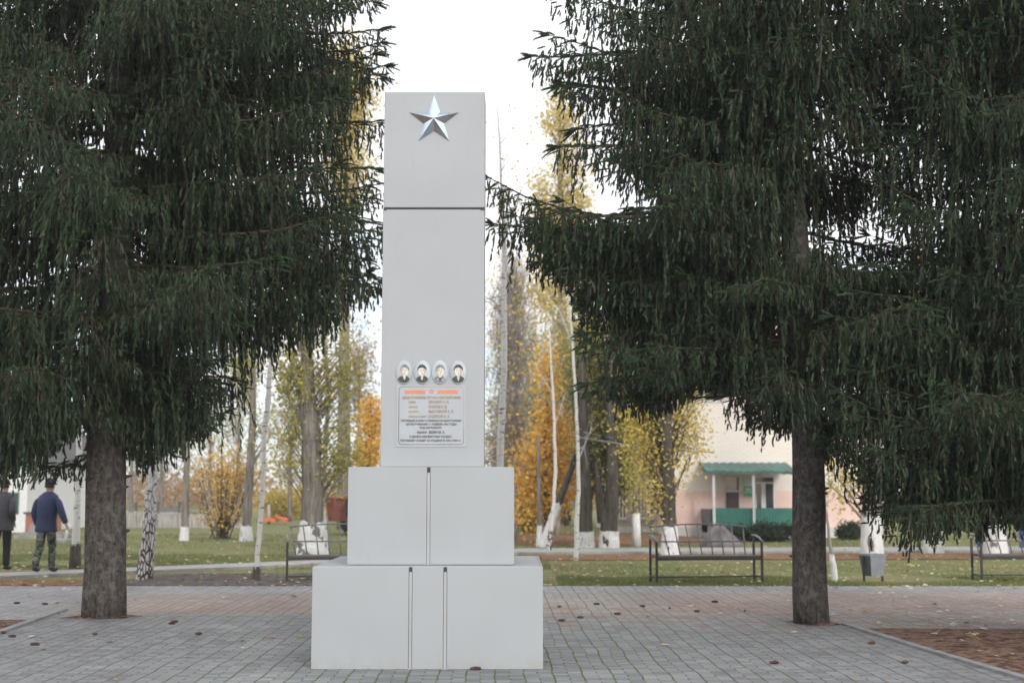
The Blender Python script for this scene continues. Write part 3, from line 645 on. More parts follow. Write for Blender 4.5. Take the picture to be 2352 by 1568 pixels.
    wo = wood.build('bough', M['twig'], root); tri_mesh('twigs', quads, 4, M['twig'], root)
    return root

def prof(D, cxp, pts):
    return [(P(1176, y, D)[1], abs(x - cxp) * D / F) for y, x in pts]
# west spruce
A = G(234, 1420); DA = A[1]
zA = lambda dx: np.interp(dx, [-2.2, -1.2, -.75, -.5, -.2, .25, .35, .62, 1.0, 1.45, 1.62, 2.0, 2.2, 3.0, 3.3], [1.6, 1.5, 1.56, 1.65, 2.05, 2.05, 1.75, 1.88, 1.8, 1.95, 2.75, 3.1, 3.35, 3.3, 3.4])
spruce('broad dark weeping spruce beside the two walking men', A, .02, 15.5, .26,
       prof(DA, 234, [(-300, -360), (0, -420), (500, -480), (900, -400), (1050, -250)]),
       prof(DA, 234, [(-400, 760), (-150, 830), (0, 885), (100, 880), (180, 905), (260, 870), (330, 825), (390, 870), (480, 900), (620, 880), (690, 850), (800, 560), (900, 520), (980, 505), (1040, 330)]),
       zA, 11, 2.15, hole=lambda z, a, g: (5.4 < z < 6.5 and math.cos(a) < -.3 and g.random() < .35) or (4 < z < 7.5 and g.random() < .06), extra=[(6.5, .05, 3.75), (2.95, -.25, 1.55), (2.7, -.1, 1.4), (4.9, .1, 3.6), (4.5, -.1, 3.5), (4.3, .25, 3.4), (4.1, .0, 3.3), (5.2, -.15, 3.5), (5.5, .12, 3.5), (5.75, -.05, 3.3), (4.7, .35, 3.3), (5.3, .4, 3.2)]
       + [(z_, a_, r_) for z_, a_, r_ in ((6.75, -.12, 3.4), (7.0, .1, 3.45), (7.2, -.05, 3.4), (7.4, .2, 3.4), (7.65, 0, 3.4), (7.9, -.15, 3.3), (8.1, .1, 3.3), (6.9, .35, 3.2), (7.5, -.35, 3.1))])
B = G(1868, 1434); DB = B[1]
zB = lambda dx: np.interp(dx, [-2.9, -2.75, -2.4, -2.0, -1.55, -1.3, -.95, -.6, -.25, -.05, .12, .2, .6, 1.2, 2], [3.9, 2.6, 2.42, 2.45, 2.6, 2.85, 2.7, 2.3, 2.1, 2.35, 2.2, 1.25, 1.1, 1.0, .9])
spruce('weeping spruce by the bin, its long bough reaching towards the obelisk', B, -.14, 14.5, .205,
       prof(DB, 1838, [(-400, 1420), (-200, 1330), (0, 1275), (80, 1235), (180, 1320), (250, 1360), (320, 1330), (370, 1400), (450, 1380), (500, 1250), (560, 1230), (640, 1240), (700, 1300), (760, 1360), (860, 1345), (900, 1400), (950, 1640), (1000, 1720)]),
       prof(DB, 1838, [(-400, 2250), (0, 2330), (400, 2300), (900, 2250), (1100, 2150)]),
       zB, 23, 2.6, hole=lambda z, a, g: 4.5 < z < 6.2 and -1.2 < ((a + PI) % (2 * PI) - PI) < .5 and g.random() < .8,
       extra=[(5.0, PI + .0, 3.78), (4.93, PI + .03, 3.72), (4.8, PI - .12, 3.2), (4.75, PI + .25, 2.9), (6.98, PI - .06, 3.25), (5.9, PI + .1, 2.95), (2.95, PI + .1, 2.72), (2.8, PI - .15, 2.5), (2.9, PI + .35, 2.2), (3.3, PI, 2.75), (3.5, PI + .2, 2.65), (3.75, PI - .2, 2.65), (3.1, PI - .3, 2.45), (3.2, PI + .4, 2.4), (3.9, PI + .05, 2.75), (4.85, PI - .03, 3.45), (4.7, PI + .12, 3.3), (4.6, PI - .14, 3.2), (4.45, PI + .02, 3.15), (4.25, PI + .18, 3.0), (4.15, PI - .08, 3.0), (4.0, PI + .1, 2.8), (6.6, PI - .1, 2.9), (6.3, PI + .12, 2.7)])
DC = 15.2; Cx = P(2470, 1200, DC)[0]
zC = lambda dx: np.interp(dx, [-3.2, -2.75, -2.45, -2.0, -1.75, -1.3, -1.2, -.8, -.3, 1], [1.6, 1.25, .9, .72, .85, 1.25, 1.1, 1.15, 1.2, 1.0])
spruce('low hanging spruce at the edge of the square, trunk out of view', (Cx, DC), .0, 14, .24,
       prof(DC, 2470, [(-400, 2150), (0, 2060), (250, 2030), (600, 2010), (900, 1950), (1050, 1900), (1180, 1925)]),
       prof(DC, 2470, [(-400, 2700), (0, 2800), (1200, 3000)]),
       zC, 37, 1.5, extra=[(z_, a_, r_) for z_, a_, r_ in ((4.3, PI - .1, 2.3), (4.8, PI + .2, 2.2), (5.6, PI, 2.1), (6.2, PI - .2, 2.1), (6.6, PI + .15, 2.0), (7.1, PI, 1.9), (7.6, PI + .1, 1.8), (6.0, PI + .4, 2.0))] + [(1.9, PI, 2.7), (1.7, PI + .25, 2.4), (2.1, PI - .3, 2.5), (2.4, PI + .1, 2.8), (2.7, PI - .1, 2.7), (3.0, PI + .2, 2.7), (1.55, PI, 2.3), (2.2, PI + .5, 2.3), (1.5, PI - .25, 2.0), (2.6, PI + .35, 2.5), (2.0, PI + .15, 2.6), (3.4, PI, 2.7), (3.8, PI + .15, 2.6)])

# ---------------------------------------------------------------- broadleaf trees
def leaves(g, cent, n, sig, size, up=.0):
    k = g.integers(0, len(cent), n); p = cent[k] + g.normal(0, 1, (n, 3)) * sig
    a = g.normal(0, 1, (n, 3)); a /= np.linalg.norm(a, axis=1, keepdims=True); b = np.cross(a, g.normal(0, 1, (n, 3))); b /= np.linalg.norm(b, axis=1, keepdims=True)
    s = (size * g.uniform(.6, 1.3, n))[:, None]
    co = np.stack([p - a * s * .5, p + b * s * .38, p + a * s * .5, p - b * s * .38], 1)
    base = g.random(len(cent)); r = np.clip(base[k] * .6 + g.random(n) * .4, 0, 1)
    return co.reshape(-1, 3), np.repeat(r, 4)
def tree(name, label, trunk, radii, barkm, blobs=(), leafm=None, nleaf=0, size=.07, sig=.22, cat='tree', group=None, wash=0, washm=None, limbs=40, limb_r=.03, limbm=None, droop=0, seed=1, basem=None, base_h=0, twigs=3, ns=14, wob=.05, branches=()):
    """trunk: world polyline; blobs: (x,y,z,rx,ry,rz,weight) in world space."""
    g = np.random.default_rng(seed); random.seed(seed); b0 = trunk[0]
    root = empty(name, (b0[0], b0[1], 0), label, cat, group); org = (b0[0], b0[1], 0)
    pts = []; rr = []
    for i in range(len(trunk) - 1):
        for k in range(5):
            t = k / 5; pts.append([trunk[i][j] * (1 - t) + trunk[i + 1][j] * t + (random.uniform(-.008, .008) if i + k else 0) for j in range(3)]); rr.append(radii[i] * (1 - t) + radii[i + 1] * t)
    pts.append(trunk[-1]); rr.append(radii[-1])
    mb = MB(); low = max(wash, base_h)
    mats = [barkm]
    mb.tube(pts, rr, ns, wob=wob); mb.build('trunk', mats, root, org=org)
    if low:
        q = [(p, r) for p, r in zip(pts, rr) if p[2] <= low + 1e-6]
        j = len(q)
        if j < len(pts):
            p0, p1 = pts[j - 1], pts[j]; t = (low - p0[2]) / (p1[2] - p0[2]); q.append(([p0[k] * (1 - t) + p1[k] * t for k in range(3)], rr[j - 1] * (1 - t) + rr[j] * t))
        fine = []
        for a, b in zip(q[:-1], q[1:]):
            for k in range(3): t = k / 3; fine.append(([a[0][j] * (1 - t) + b[0][j] * t for j in range(3)], a[1] * (1 - t) + b[1] * t))
        fine.append(q[-1])
        wb = MB(); rr_ = [r + .012 for _, r in fine]; 
        wb.tube([p for p, _ in fine], rr_, 24, cap=False, wob=.015)
        # ragged upper edge
        k0 = len(wb.v) - 24
        for k in range(24): x, y, z = wb.v[k0 + k]; wb.v[k0 + k] = (x, y, z + random.uniform(-.07, .04))
        wb.build('whitewash_band' if wash else 'rough_base', M['wash'] if wash else (basem or M['birch_base']), root, org=org)
    lm = MB(); cents = []
    zmax = trunk[-1][2]
    def at(z):
        for i in range(len(pts) - 1):
            if pts[i][2] <= z <= pts[i + 1][2]: return pts[i], rr[i]
        return pts[-1], rr[-1]
    for br in branches:
        lm.tube([br[0], [(br[0][j] + br[1][j]) / 2 + (0, 0, br[3])[j] for j in range(3)], br[1]], [br[2], br[2] * .75, br[2] * .35], 6, cap=False)
        for k in range(14):
            t = random.uniform(.35, 1); p = [br[0][j] * (1 - t) + br[1][j] * t for j in range(3)]; e = [p[0] + random.gauss(0, .25), p[1] + random.gauss(0, .25), p[2] + random.gauss(0 - droop * .4, .22)]
            lm.tube([p, e], [.006, .002], 3, cap=False)
    W_ = np.array([b[6] for b in blobs]) if blobs else None
    for k in range(limbs if blobs else 0):
        b = blobs[g.choice(len(blobs), p=W_ / W_.sum())]
        d = g.normal(0, 1, 3); d /= np.linalg.norm(d); r = g.random() ** .4
        e = np.array([b[0] + d[0] * b[3] * r, b[1] + d[1] * b[4] * r, b[2] + d[2] * b[5] * r])
        hd = math.hypot(e[0] - b0[0], e[1] - b0[1]); zs = min(max(e[2] - hd * (1.1 + .5 * random.random()) , trunk[0][2] + .35 * min(b[2], zmax)), zmax)
        s, sr = at(zs); s = np.array(s); md = (s + e) / 2 + [0, 0, .12 * hd] + g.normal(0, .05 * (hd + .3), 3)
        r0_ = min(limb_r, sr * .6); lm.tube([s, md, e], [r0_, r0_ * .6, r0_ * .22], 5, cap=False)
        cents.append(e)
        for q in range(twigs):
            t = random.uniform(.3, 1); p = md * (1 - t) + e * t; w = p + g.normal(0, 1, 3) * [b[3], b[4], b[5]] * .28 + [0, 0, -droop * random.random()]
            mid = (p + w) / 2 + [0, 0, .05 + droop * .3]; lm.tube([p, mid, w], [r0_ * .32, r0_ * .22, r0_ * .1], 3, cap=False); cents.append(w); cents.append(mid)
    if lm.v: lm.build('limbs', limbm or barkm, root, org=org)
    if nleaf:
        co, r = leaves(g, np.array(cents), nleaf, sig, size); tri_mesh('crown', co, 4, leafm, root, {'rnd': r}, org=org)
    return root
def line(D, pts): return [V(u, v, D) for u, v in pts]
def pxr(D, w): return w / 2 * D / F
def blob(D, x0, x1, y0, y1, w=1, dep=None, off=0):
    a, b = V(x0, y1, D), V(x1, y0, D); rx = (b[0] - a[0]) / 2
    return ((a[0] + b[0]) / 2, D + off, (a[2] + b[2]) / 2, rx, dep or rx * .8, (b[2] - a[2]) / 2, w)
def ground0(p): p = list(p); p[0] = (p[0][0], p[0][1], -.05); return p
bg_ = 'birches round the square'; pg = 'whitewashed poplars on the lawn'
# thick birch
D = G(330, 1337)[1]
tree('birch_tree', 'thick birch with black diamond cracked base next to the western spruce', ground0(line(D, [(330, 1338), (341, 1240), (350, 1100), (357, 960), (366, 800), (372, 600), (380, 300)])),
     [pxr(D, w) for w in (38, 27, 23, 20, 18, 14, 8)], M['birch'], base_h=1.9, group=bg_, seed=3,
     branches=[(V(356, 1010, D), V(440, 905, D), .02, .1), (V(352, 1050, D), V(290, 960, D), .02, .1), (V(362, 900, D), V(470, 800, D), .02, .1)], droop=.5)
D = G(588, 1338)[1]
tree('birch_tree', 'thin white birch rising from the dark bare soil', ground0(line(D, [(588, 1338), (592, 1270), (603, 1130), (606, 1020), (615, 930), (620, 850), (629, 760), (640, 600), (650, 420)])),
     [pxr(D, w) for w in (16, 11.5, 11, 11, 13, 10, 8, 6, 4)], M['birch'], base_h=.25, basem=M['bark_dark'], group=bg_, seed=4, ns=10,
     blobs=[blob(D, 520, 640, 700, 860, .5), blob(D, 560, 720, 300, 640, 1)], limbs=16, limb_r=.009, twigs=2, nleaf=260, leafm=M['lf_olive'], size=.05, droop=.3)
D = G(748, 1272)[1] - .4
tree('birch_tree', 'slim birch standing tight beside the big whitewashed poplar', ground0(line(D, [(752, 1275), (742, 1180), (744, 1080), (750, 990), (756, 915), (750, 850), (748, 760), (752, 600), (756, 400)])),
     [pxr(D, w) for w in (13, 11, 11, 11, 10, 9, 8, 6, 4)], M['birch'], group=bg_, seed=5, ns=10,
     branches=[(V(756, 900, D), V(605, 857, D), .045, .18), (V(756, 912, D), V(830, 790, D), .035, .0), (V(752, 900, D), V(690, 850, D), .02, .1), (V(745, 1040, D), V(690, 930, D), .02, -.1), (V(748, 1010, D), V(800, 960, D), .02, .1)],
     blobs=[blob(D, 690, 850, 500, 760, 1)], limbs=18, limb_r=.012, twigs=2, nleaf=300, leafm=M['lf_olive'], size=.05)
D = 26.5
tree('birch_tree', 'tall white birch rising directly behind the obelisk', [(P(1146, 1300, D)[0], D, -.05)] + line(D, [(1147, 1150), (1150, 1000), (1158, 850), (1158, 700), (1159, 560), (1153, 470), (1150, 380), (1146, 300), (1140, 230)]),
     [pxr(D, w) for w in (24, 19, 17, 14, 13, 11, 7, 5, 4, 2)], M['birch'], group=bg_, seed=6, ns=12,
     branches=[(V(1160, 690, D), V(1215, 655, D), .02, .12), (V(1156, 725, D), V(1112, 680, D), .016, .1), (V(1157, 870, D), V(1215, 970, D), .016, .25), (V(1152, 860, D), V(1105, 850, D), .012, .1), (V(1148, 1005, D), V(1105, 1000, D), .014, .1), (V(1146, 1030, D), V(1112, 1070, D), .016, .05), (V(1150, 1050, D), V(1210, 1075, D), .010, .12)],
     blobs=[blob(D, 1110, 1230, 220, 620, 1)], limbs=30, limb_r=.008, twigs=3, limbm=M['twig_grey'], droop=.3, nleaf=220, leafm=M['lf_orange'], size=.06)
D = G(1262, 1268)[1]
tree('birch_tree', 'crooked young birch with a dark foot before the leaning white trunk', ground0(line(D, [(1259, 1268), (1266, 1215), (1271, 1160), (1276, 1080), (1273, 980), (1270, 900), (1262, 760)])), [pxr(D, w) for w in (11, 9, 8, 8, 7, 6, 3)], M['birch'], base_h=.55, group=bg_, seed=7, ns=8,
     branches=[(V(1270, 905, D), V(1230, 840, D), .012, 0), (V(1273, 980, D), V(1300, 900, D), .01, 0)])
D = G(1322, 1287)[1]
tree('birch_tree', 'slender pale sapling between the orange tree and the poplars', ground0(line(D, [(1323, 1288), (1325, 1200), (1329, 1130), (1326, 1000), (1322, 900), (1314, 780), (1305, 660), (1300, 560)])), [pxr(D, w) for w in (12, 11, 9, 8, 7, 6, 4, 3)], M['birch'], group=bg_, seed=8, ns=8,
     branches=[(V(1327, 1060, D), V(1360, 980, D), .01, 0), (V(1315, 790, D), V(1280, 700, D), .012, 0)])
D = G(1917, 1337)[1]
tree('birch_tree', 'spindly sapling with a whitewashed foot next to the eastern spruce', ground0(line(D, [(1917, 1337), (1914, 1300), (1905, 1240), (1898, 1180), (1892, 1120), (1888, 1000)])), [pxr(D, w) for w in (13, 11, 7, 6, 5, 3)], M['twig_grey'], wash=.50, group=bg_, seed=9, ns=8,
     blobs=[blob(D, 1885, 1960, 1040, 1180, 1)], limbs=10, limb_r=.006, nleaf=90, leafm=M['lf_yellow'], size=.06)
D = G(172, 1305)[1]
tree('birch_tree', 'dark footed birch half hidden behind the western spruce trunk', ground0(line(D, [(172, 1306), (176, 1200), (182, 1000), (190, 800)])), [pxr(D, w) for w in (26, 15, 13, 9)], M['birch'], base_h=.5, basem=M['bark_dark'], group=bg_, seed=10)

# poplars
D = G(716, 1278)[1] + .3
tree('poplar_tree', 'stout poplar with a split pale trunk and wide whitewashed foot', ground0(line(D, [(717, 1278), (716, 1235), (717, 1190), (718, 1080), (712, 980), (704, 900), (704, 800), (708, 700)])), [pxr(D, w) for w in (78, 60, 50, 44, 46, 38, 26, 14)], M['bark_grey'], wash=.85, group=pg, seed=20, ns=22, wob=.07,
     blobs=[blob(D, 615, 710, 770, 960, 1.6), blob(D, 715, 860, 760, 960, 1.8), blob(D, 630, 695, 940, 1110, .9), blob(D, 745, 835, 930, 1110, .9), blob(D, 600, 860, 600, 800, 1.3)], limbs=160, limb_r=.022, twigs=3, nleaf=7500, leafm=M['lf_olive'], size=.085, sig=.22)
D = G(424, 1241)[1]
tree('poplar_tree', 'straight grey poplar with a small white foot near the wooden fence', ground0(line(D, [(423, 1241), (425, 1205), (428, 1100), (431, 1000), (434, 850)])), [pxr(D, w) for w in (22, 17, 14, 13, 8)], M['bark_grey'], wash=.46, group=pg, seed=21,
     blobs=[blob(D, 330, 520, 700, 950, 1)], limbs=30, limb_r=.03, nleaf=500, leafm=M['lf_olive'], size=.08)
D = G(565, 1242)[1]
tree('poplar_tree', 'slanting grey poplar with white foot behind the thin birch', ground0(line(D, [(565, 1242), (566, 1205), (572, 1100), (580, 1000), (581, 900), (584, 780)])), [pxr(D, w) for w in (33, 22, 19, 17, 14, 8)], M['bark_grey'], wash=.5, group=pg, seed=22,
     blobs=[blob(D, 510, 600, 740, 930, 1), blob(D, 580, 640, 880, 1060, .4)], limbs=50, limb_r=.03, twigs=3, nleaf=1500, leafm=M['lf_olive'], size=.09, sig=.2)
D = G(1348, 1257)[1]
tree('poplar_tree', 'dark poplar with a peeling white foot beside the slender sapling', ground0(line(D, [(1348, 1257), (1347, 1215), (1346, 1150), (1342, 1070), (1338, 960), (1335, 820)])), [pxr(D, w) for w in (36, 31, 28, 26, 20, 12)], M['bark_dark'], wash=.47, group=pg, seed=23,
     blobs=[blob(D, 1300, 1400, 700, 1000, 1, off=.9), blob(D, 1340, 1420, 950, 1080, .4, off=.7)], limbs=90, limb_r=.03, nleaf=5500, leafm=M['lf_green'], size=.09, sig=.25)
tree('poplar_tree', 'forked poplar whose broad white foot is shared by two stems', ground0(line(D, [(1398, 1257), (1400, 1215), (1406, 1120), (1405, 1000), (1400, 880), (1398, 700)])), [pxr(D, w) for w in (48, 40, 30, 25, 18, 10)], M['bark_dark'], wash=.47, group=pg, seed=24,
     branches=[(V(1385, 1200, D), V(1368, 1060, D), .16, 0)],
     blobs=[blob(D, 1350, 1470, 880, 1090, 1.6, off=.8), blob(D, 1330, 1480, 700, 900, 1, off=.8), blob(D, 1415, 1475, 1040, 1140, .3, off=.5)], limbs=130, limb_r=.03, nleaf=12000, leafm=M['lf_olive'], size=.09, sig=.2)
D = G(1540, 1279)[1]
tree('poplar_tree', 'black barked poplar with leafy trunk behind the middle bench', ground0(line(D, [(1540, 1279), (1539, 1215), (1536, 1120), (1532, 1000), (1531, 880), (1530, 700)])), [pxr(D, w) for w in (42, 33, 27, 24, 20, 12)], M['bark_dark'], wash=.75, group=pg, seed=25,
     blobs=[blob(D, 1450, 1525, 860, 1120, 1.8, off=.5), blob(D, 1545, 1620, 860, 1060, 1.3, off=.5), blob(D, 1485, 1525, 1080, 1200, .3), blob(D, 1440, 1650, 560, 900, 1.6), blob(D, 1530, 1565, 1020, 1120, .15)], limbs=150, limb_r=.02, nleaf=8500, leafm=M['lf_yellow'], size=.08, sig=.24)
D = G(1233, 1256)[1]
tree('poplar_tree', 'thin grey double stem with white feet at the edge of the orange leaves', ground0(line(D, [(1238, 1256), (1239, 1215), (1238, 1120), (1236, 1000)])), [pxr(D, w) for w in (13, 10, 9, 6)], M['bark_grey'], wash=.62, group=pg, seed=26, ns=8)
D = G(2003, 1280)[1]
tree('poplar_tree', 'whitewashed trunk standing directly behind the grey bin', ground0(line(D, [(2003, 1280), (2003, 1200), (2004, 1100), (2006, 900), (2010, 760), (2012, 640)])), [pxr(D, w) for w in (50, 45, 42, 34, 22, 8)], M['bark_grey'], wash=1.0, group=pg, seed=27, ns=18,
     blobs=[blob(D, 1900, 2100, 640, 900, 1), blob(D, 1880, 1960, 950, 1150, .15)], limbs=60, limb_r=.04, nleaf=3000, leafm=M['lf_yellow'], size=.1, sig=.25)
D = G(2145, 1270)[1]
tree('poplar_tree', 'short pale whitewashed trunk showing between the low spruce boughs', ground0(line(D, [(2145, 1270), (2144, 1210), (2143, 1100), (2140, 900), (2140, 560)])), [pxr(D, w) for w in (46, 36, 30, 22, 8)], M['bark_grey'], wash=.95, group=pg, seed=28,
     blobs=[blob(D, 2050, 2300, 700, 1060, 1.4), blob(D, 2060, 2280, 500, 750, .8)], limbs=80, limb_r=.04, nleaf=6500, leafm=M['lf_yellow'], size=.1, sig=.25)
D = G(2285, 1279)[1]
tree('poplar_tree', 'tall whitewashed trunk behind the bench at the far end', ground0(line(D, [(2287, 1279), (2284, 1200), (2278, 1100), (2275, 900), (2272, 300)])), [pxr(D, w) for w in (54, 46, 34, 24, 6)], M['bark_grey'], wash=1.5, group=pg, seed=29,
     blobs=[blob(D, 2260, 2450, -100, 200, 1), blob(D, 2250, 2400, 500, 1000, .7), blob(D, 2330, 2400, 1040, 1130, .3)], limbs=80, limb_r=.04, nleaf=6000, leafm=M['lf_yellow'], size=.1, sig=.28)
# leaning trunk
D = G(1248, 1256)[1]
tree('leaning_tree', 'trunk leaning steeply with a long smooth whitewashed lower half', ground0(line(D, [(1244, 1256), (1262, 1212), (1277, 1170), (1296, 1120), (1325, 1040), (1345, 960)])), [pxr(D, w) for w in (20, 19, 18, 16, 12, 7)], M['bark_dark'], wash=1.22, seed=30, ns=12, wob=.01)
# orange maple, yellow poplar, bare willows
D = 41.0
tree('maple_tree', 'young maple covered in bright orange leaves beside the obelisk', [(P(1255, 1200, D)[0], D, -.05)] + line(D, [(1254, 1150), (1250, 1000), (1262, 860)]), [.07, .06, .05, .015], M['bark_grey'], seed=40,
     blobs=[blob(D, 1195, 1330, 960, 1150, 1.6), blob(D, 1225, 1305, 860, 1020, .8), blob(D, 1285, 1385, 930, 1120, 1.2), blob(D, 1180, 1250, 1010, 1150, .7), blob(D, 1240, 1285, 775, 900, .3), blob(D, 1210, 1370, 1080, 1170, .7), blob(D, 1185, 1230, 1120, 1200, .2)], limbs=120, limb_r=.014, nleaf=6500, leafm=M['lf_orange'], size=.12, sig=.28)
D = 44.0
tree('willow_tree', 'bare grey willow with fine hanging twigs behind the tall birch', [(P(1180, 1200, D)[0], D, -.05)] + line(D, [(1182, 1100), (1186, 900), (1190, 700)]), [.11, .09, .06, .02], M['twig_grey'], seed=41,
     blobs=[blob(D, 1100, 1250, 620, 900, 1.5), blob(D, 1105, 1250, 850, 1080, 1), blob(D, 1120, 1220, 560, 680, .4)], limbs=260, limb_r=.018, twigs=9, droop=1.2, nleaf=3600, leafm=M['lf_yellow'], size=.09, sig=.4)
D = 49.0
tree('willow_tree', 'bare brown willow filling the gap between orange tree and spruce', [(P(1280, 1200, D)[0], D, -.05)] + line(D, [(1282, 1100), (1286, 900), (1290, 700)]), [.11, .09, .06, .02], M['twig_grey'], seed=42,
     blobs=[blob(D, 1215, 1360, 720, 1000, 1.5), blob(D, 1180, 1380, 950, 1150, 1)], limbs=220, limb_r=.018, twigs=7, droop=.9, nleaf=6500, leafm=M['lf_olive'], size=.10, sig=.35)
D = 62.0
tree('tall_poplar', 'tall far poplar with thin golden leaves above the long bough', [(P(1292, 1200, D)[0], D, -.05)] + line(D, [(1291, 900), (1290, 600), (1287, 350), (1284, 160)]), [.3, .24, .18, .1, .03], M['bark_grey'], seed=43, group='far golden poplars',
     blobs=[blob(D, 1235, 1335, 180, 380, 1.2), blob(D, 1215, 1290, 380, 600, 1), blob(D, 1280, 1370, 300, 620, 1.3), blob(D, 1210, 1290, 560, 720, .8), blob(D, 1270, 1370, 600, 900, .9)], limbs=130, limb_r=.03, twigs=4, nleaf=9000, leafm=M['lf_yellow'], size=.15, sig=.3)
D = 56.0
tree('tall_poplar', 'far golden poplar glimpsed through the western spruce above its long boughs', [(P(790, 1200, D)[0], D, -.05)] + line(D, [(790, 900), (795, 500), (800, 110)]), [.3, .24, .16, .03], M['bark_grey'], seed=44, group='far golden poplars',
     blobs=[blob(D, 720, 860, 80, 350, 1.2), blob(D, 740, 860, 300, 480, .7)], limbs=110, limb_r=.03, twigs=4, nleaf=8000, leafm=M['lf_yellow'], size=.14, sig=.35)
D = 60.0
tree('larch_tree', 'rusty orange larch just beyond the shaft of the obelisk', [(P(850, 1200, D)[0], D, -.05)] + line(D, [(850, 1080), (852, 1000), (853, 910)]), [.2, .14, .09, .03], M['twig'], seed=45,
     blobs=[blob(D, 815, 880, 1000, 1080, 1), blob(D, 825, 885, 910, 1020, 1)], limbs=60, limb_r=.02, nleaf=4200, leafm=M['lf_orange'], size=.13, sig=.2)
D = 45.0
mbp = (P(510, 1225, D)[0], D)
def bush(label, D, cxp, base_y, x0, x1, y0, y1, leafm, nleaf, seed, nst=26, name='bush', size=.08, sig=.16, twm=None, r=.02, lo=.3, grp=None):
    g = np.random.default_rng(seed); bx = P(cxp, base_y, D)[0]; root = empty(name, (bx, D, 0), label, 'bush', grp)
    a = P(x0, y1, D); b = P(x1, y0, D); lm = MB(); ce = []; H = b[1]; hw = (b[0] - a[0]) / 2; cxw = (a[0] + b[0]) / 2 - bx
    for k in range(nst):
        an = g.uniform(0, 2 * PI); rr = g.random() ** .6; e = np.array([cxw * 1 + hw * rr * math.cos(an), hw * .8 * rr * math.sin(an), H * g.uniform(.6, 1) * (1 - .25 * rr)])
        s = np.array([g.normal(0, hw * .12), g.normal(0, hw * .1), -.03]); m_ = s * .5 + e * .5 + [0, 0, -.08 * H] + g.normal(0, .05 * hw, 3)
        lm.tube([s, m_, e], [r, r * .7, r * .25], 5, cap=False)
        for q in range(9):
            t = g.uniform(.25, 1); p = (m_ * (1 - t) + e * t) if t > .5 else (s * (1 - t * 1.6) + m_ * t * 1.6 if t * 1.6 < 1 else m_); w = p + g.normal(0, .22, 3) * [hw, hw, H * .45]; w[2] = max(w[2], H * lo * .6)
            lm.tube([p, w], [r * .35, r * .12], 3, cap=False); ce.append(w)
            if p[2] > lo * H: ce.append(p)
        ce.append(e)
    lm.build('stems', twm or M['twig'], root)
    co, rv = leaves(g, np.array(ce), nleaf, sig, size); co[:, 2] = np.maximum(co[:, 2], .01); tri_mesh('foliage', co, 4, leafm, root, {'rnd': rv}); return root
bush('large shrub with bare spreading stems and rusty orange leaves', D, 510, 1225, 435, 600, 985, 1225, M['lf_orange'], 2300, 51, nst=36, sig=.2)
bush('bright yellow bush far down the lawn behind the big poplar', 75, 640, 1200, 600, 720, 1130, 1200, M['lf_yellow'], 3500, 52, size=.14, sig=.3, grp='far yellow bushes')
bush('yellow green bush beside the rusty trailer', 78, 700, 1200, 655, 760, 1120, 1200, M['lf_yellow'], 3000, 53, size=.14, sig=.3, grp='far yellow bushes')
bush('olive thicket below the orange maple', 52, 1210, 1230, 1180, 1255, 1110, 1232, M['lf_olive'], 3500, 54, size=.1, sig=.2)
bush('dark green juniper spreading in front of the green porch', 43, 1752, 1255, 1685, 1825, 1204, 1255, M['lf_juniper'], 9000, 55, size=.07, sig=.10, lo=.05)
bush('low juniper peeping out beyond the eastern spruce trunk', 44, 1955, 1250, 1925, 1990, 1205, 1250, M['lf_juniper'], 4500, 56, size=.07, sig=.10, lo=.05)
D = 70.0
for i, (x, y0, sd_, lab, lm_, nl) in enumerate([(480, 800, 61, 'airy far birch with few leaves above the rusty shrub', 'lf_olive', 900), (545, 760, 62, 'airy far birch with olive leaves left of the thin white birch', 'lf_olive', 1500), (665, 880, 63, 'far bare tree between thin birch and big poplar', 'lf_brown', 900), (300, 900, 64, 'far bare tree right behind the thick birch', 'lf_brown', 300), (370, 820, 65, 'far bare twiggy tree near the fence', 'lf_olive', 500)]):
    tree('far_tree', lab, [(P(x, 1200, D)[0], D, -.05)] + line(D, [(x + 2, 1100), (x + 4, 980), (x + 6, y0 + 60)]), [.12, .10, .07, .02], M['bark_grey'], seed=sd_, group='thin far trees beyond the lawn',
         blobs=[blob(D, x - 60, x + 60, y0, 1010, 1.3), blob(D, x - 70, x + 70, 950, 1120, .6)], limbs=70, limb_r=.03, twigs=5, droop=.5, nleaf=nl, leafm=M[lm_], size=.14, sig=.35, limbm=M['twig_grey'])
for i, (x, D_, y0, y1, sd_, lab, lm_, nl, w) in enumerate([(1345, 58, 660, 1090, 71, 'golden far tree between the slender sapling and the dark poplar', 'lf_yellow', 5000, 60), (1440, 60, 640, 1110, 72, 'olive far tree above the tan wing', 'lf_olive', 6500, 80), (1620, 66, 640, 960, 73, 'orange far tree rising over the school roof', 'lf_orange', 3500, 70),
        (1225, 64, 700, 1100, 74, 'olive far tree just beyond the tall white birch', 'lf_olive', 3500, 60), (1160, 70, 880, 1150, 75, 'brown far tree low beside the shaft of the obelisk', 'lf_brown', 3500, 60), (820, 66, 740, 960, 76, 'pale far tree behind the slim birch crown', 'lf_brown', 1500, 50)]):
    tree('far_tree', lab, [(P(x, 1200, D_)[0], D_, -.05)] + line(D_, [(x + 2, 1100), (x + 4, 980), (x + 6, y0 + 60)]), [.14, .11, .08, .02], M['bark_grey'], seed=sd_, group='thin far trees beyond the lawn',
         blobs=[blob(D_, x - w, x + w, y0, y1 - 60, 1.3), blob(D_, x - w * .8, x + w * .8, y0 + 120, y1, 1)], limbs=110, limb_r=.02, twigs=5, droop=.4, nleaf=nl, leafm=M[lm_], size=.14, sig=.4, limbm=M['twig_grey'])
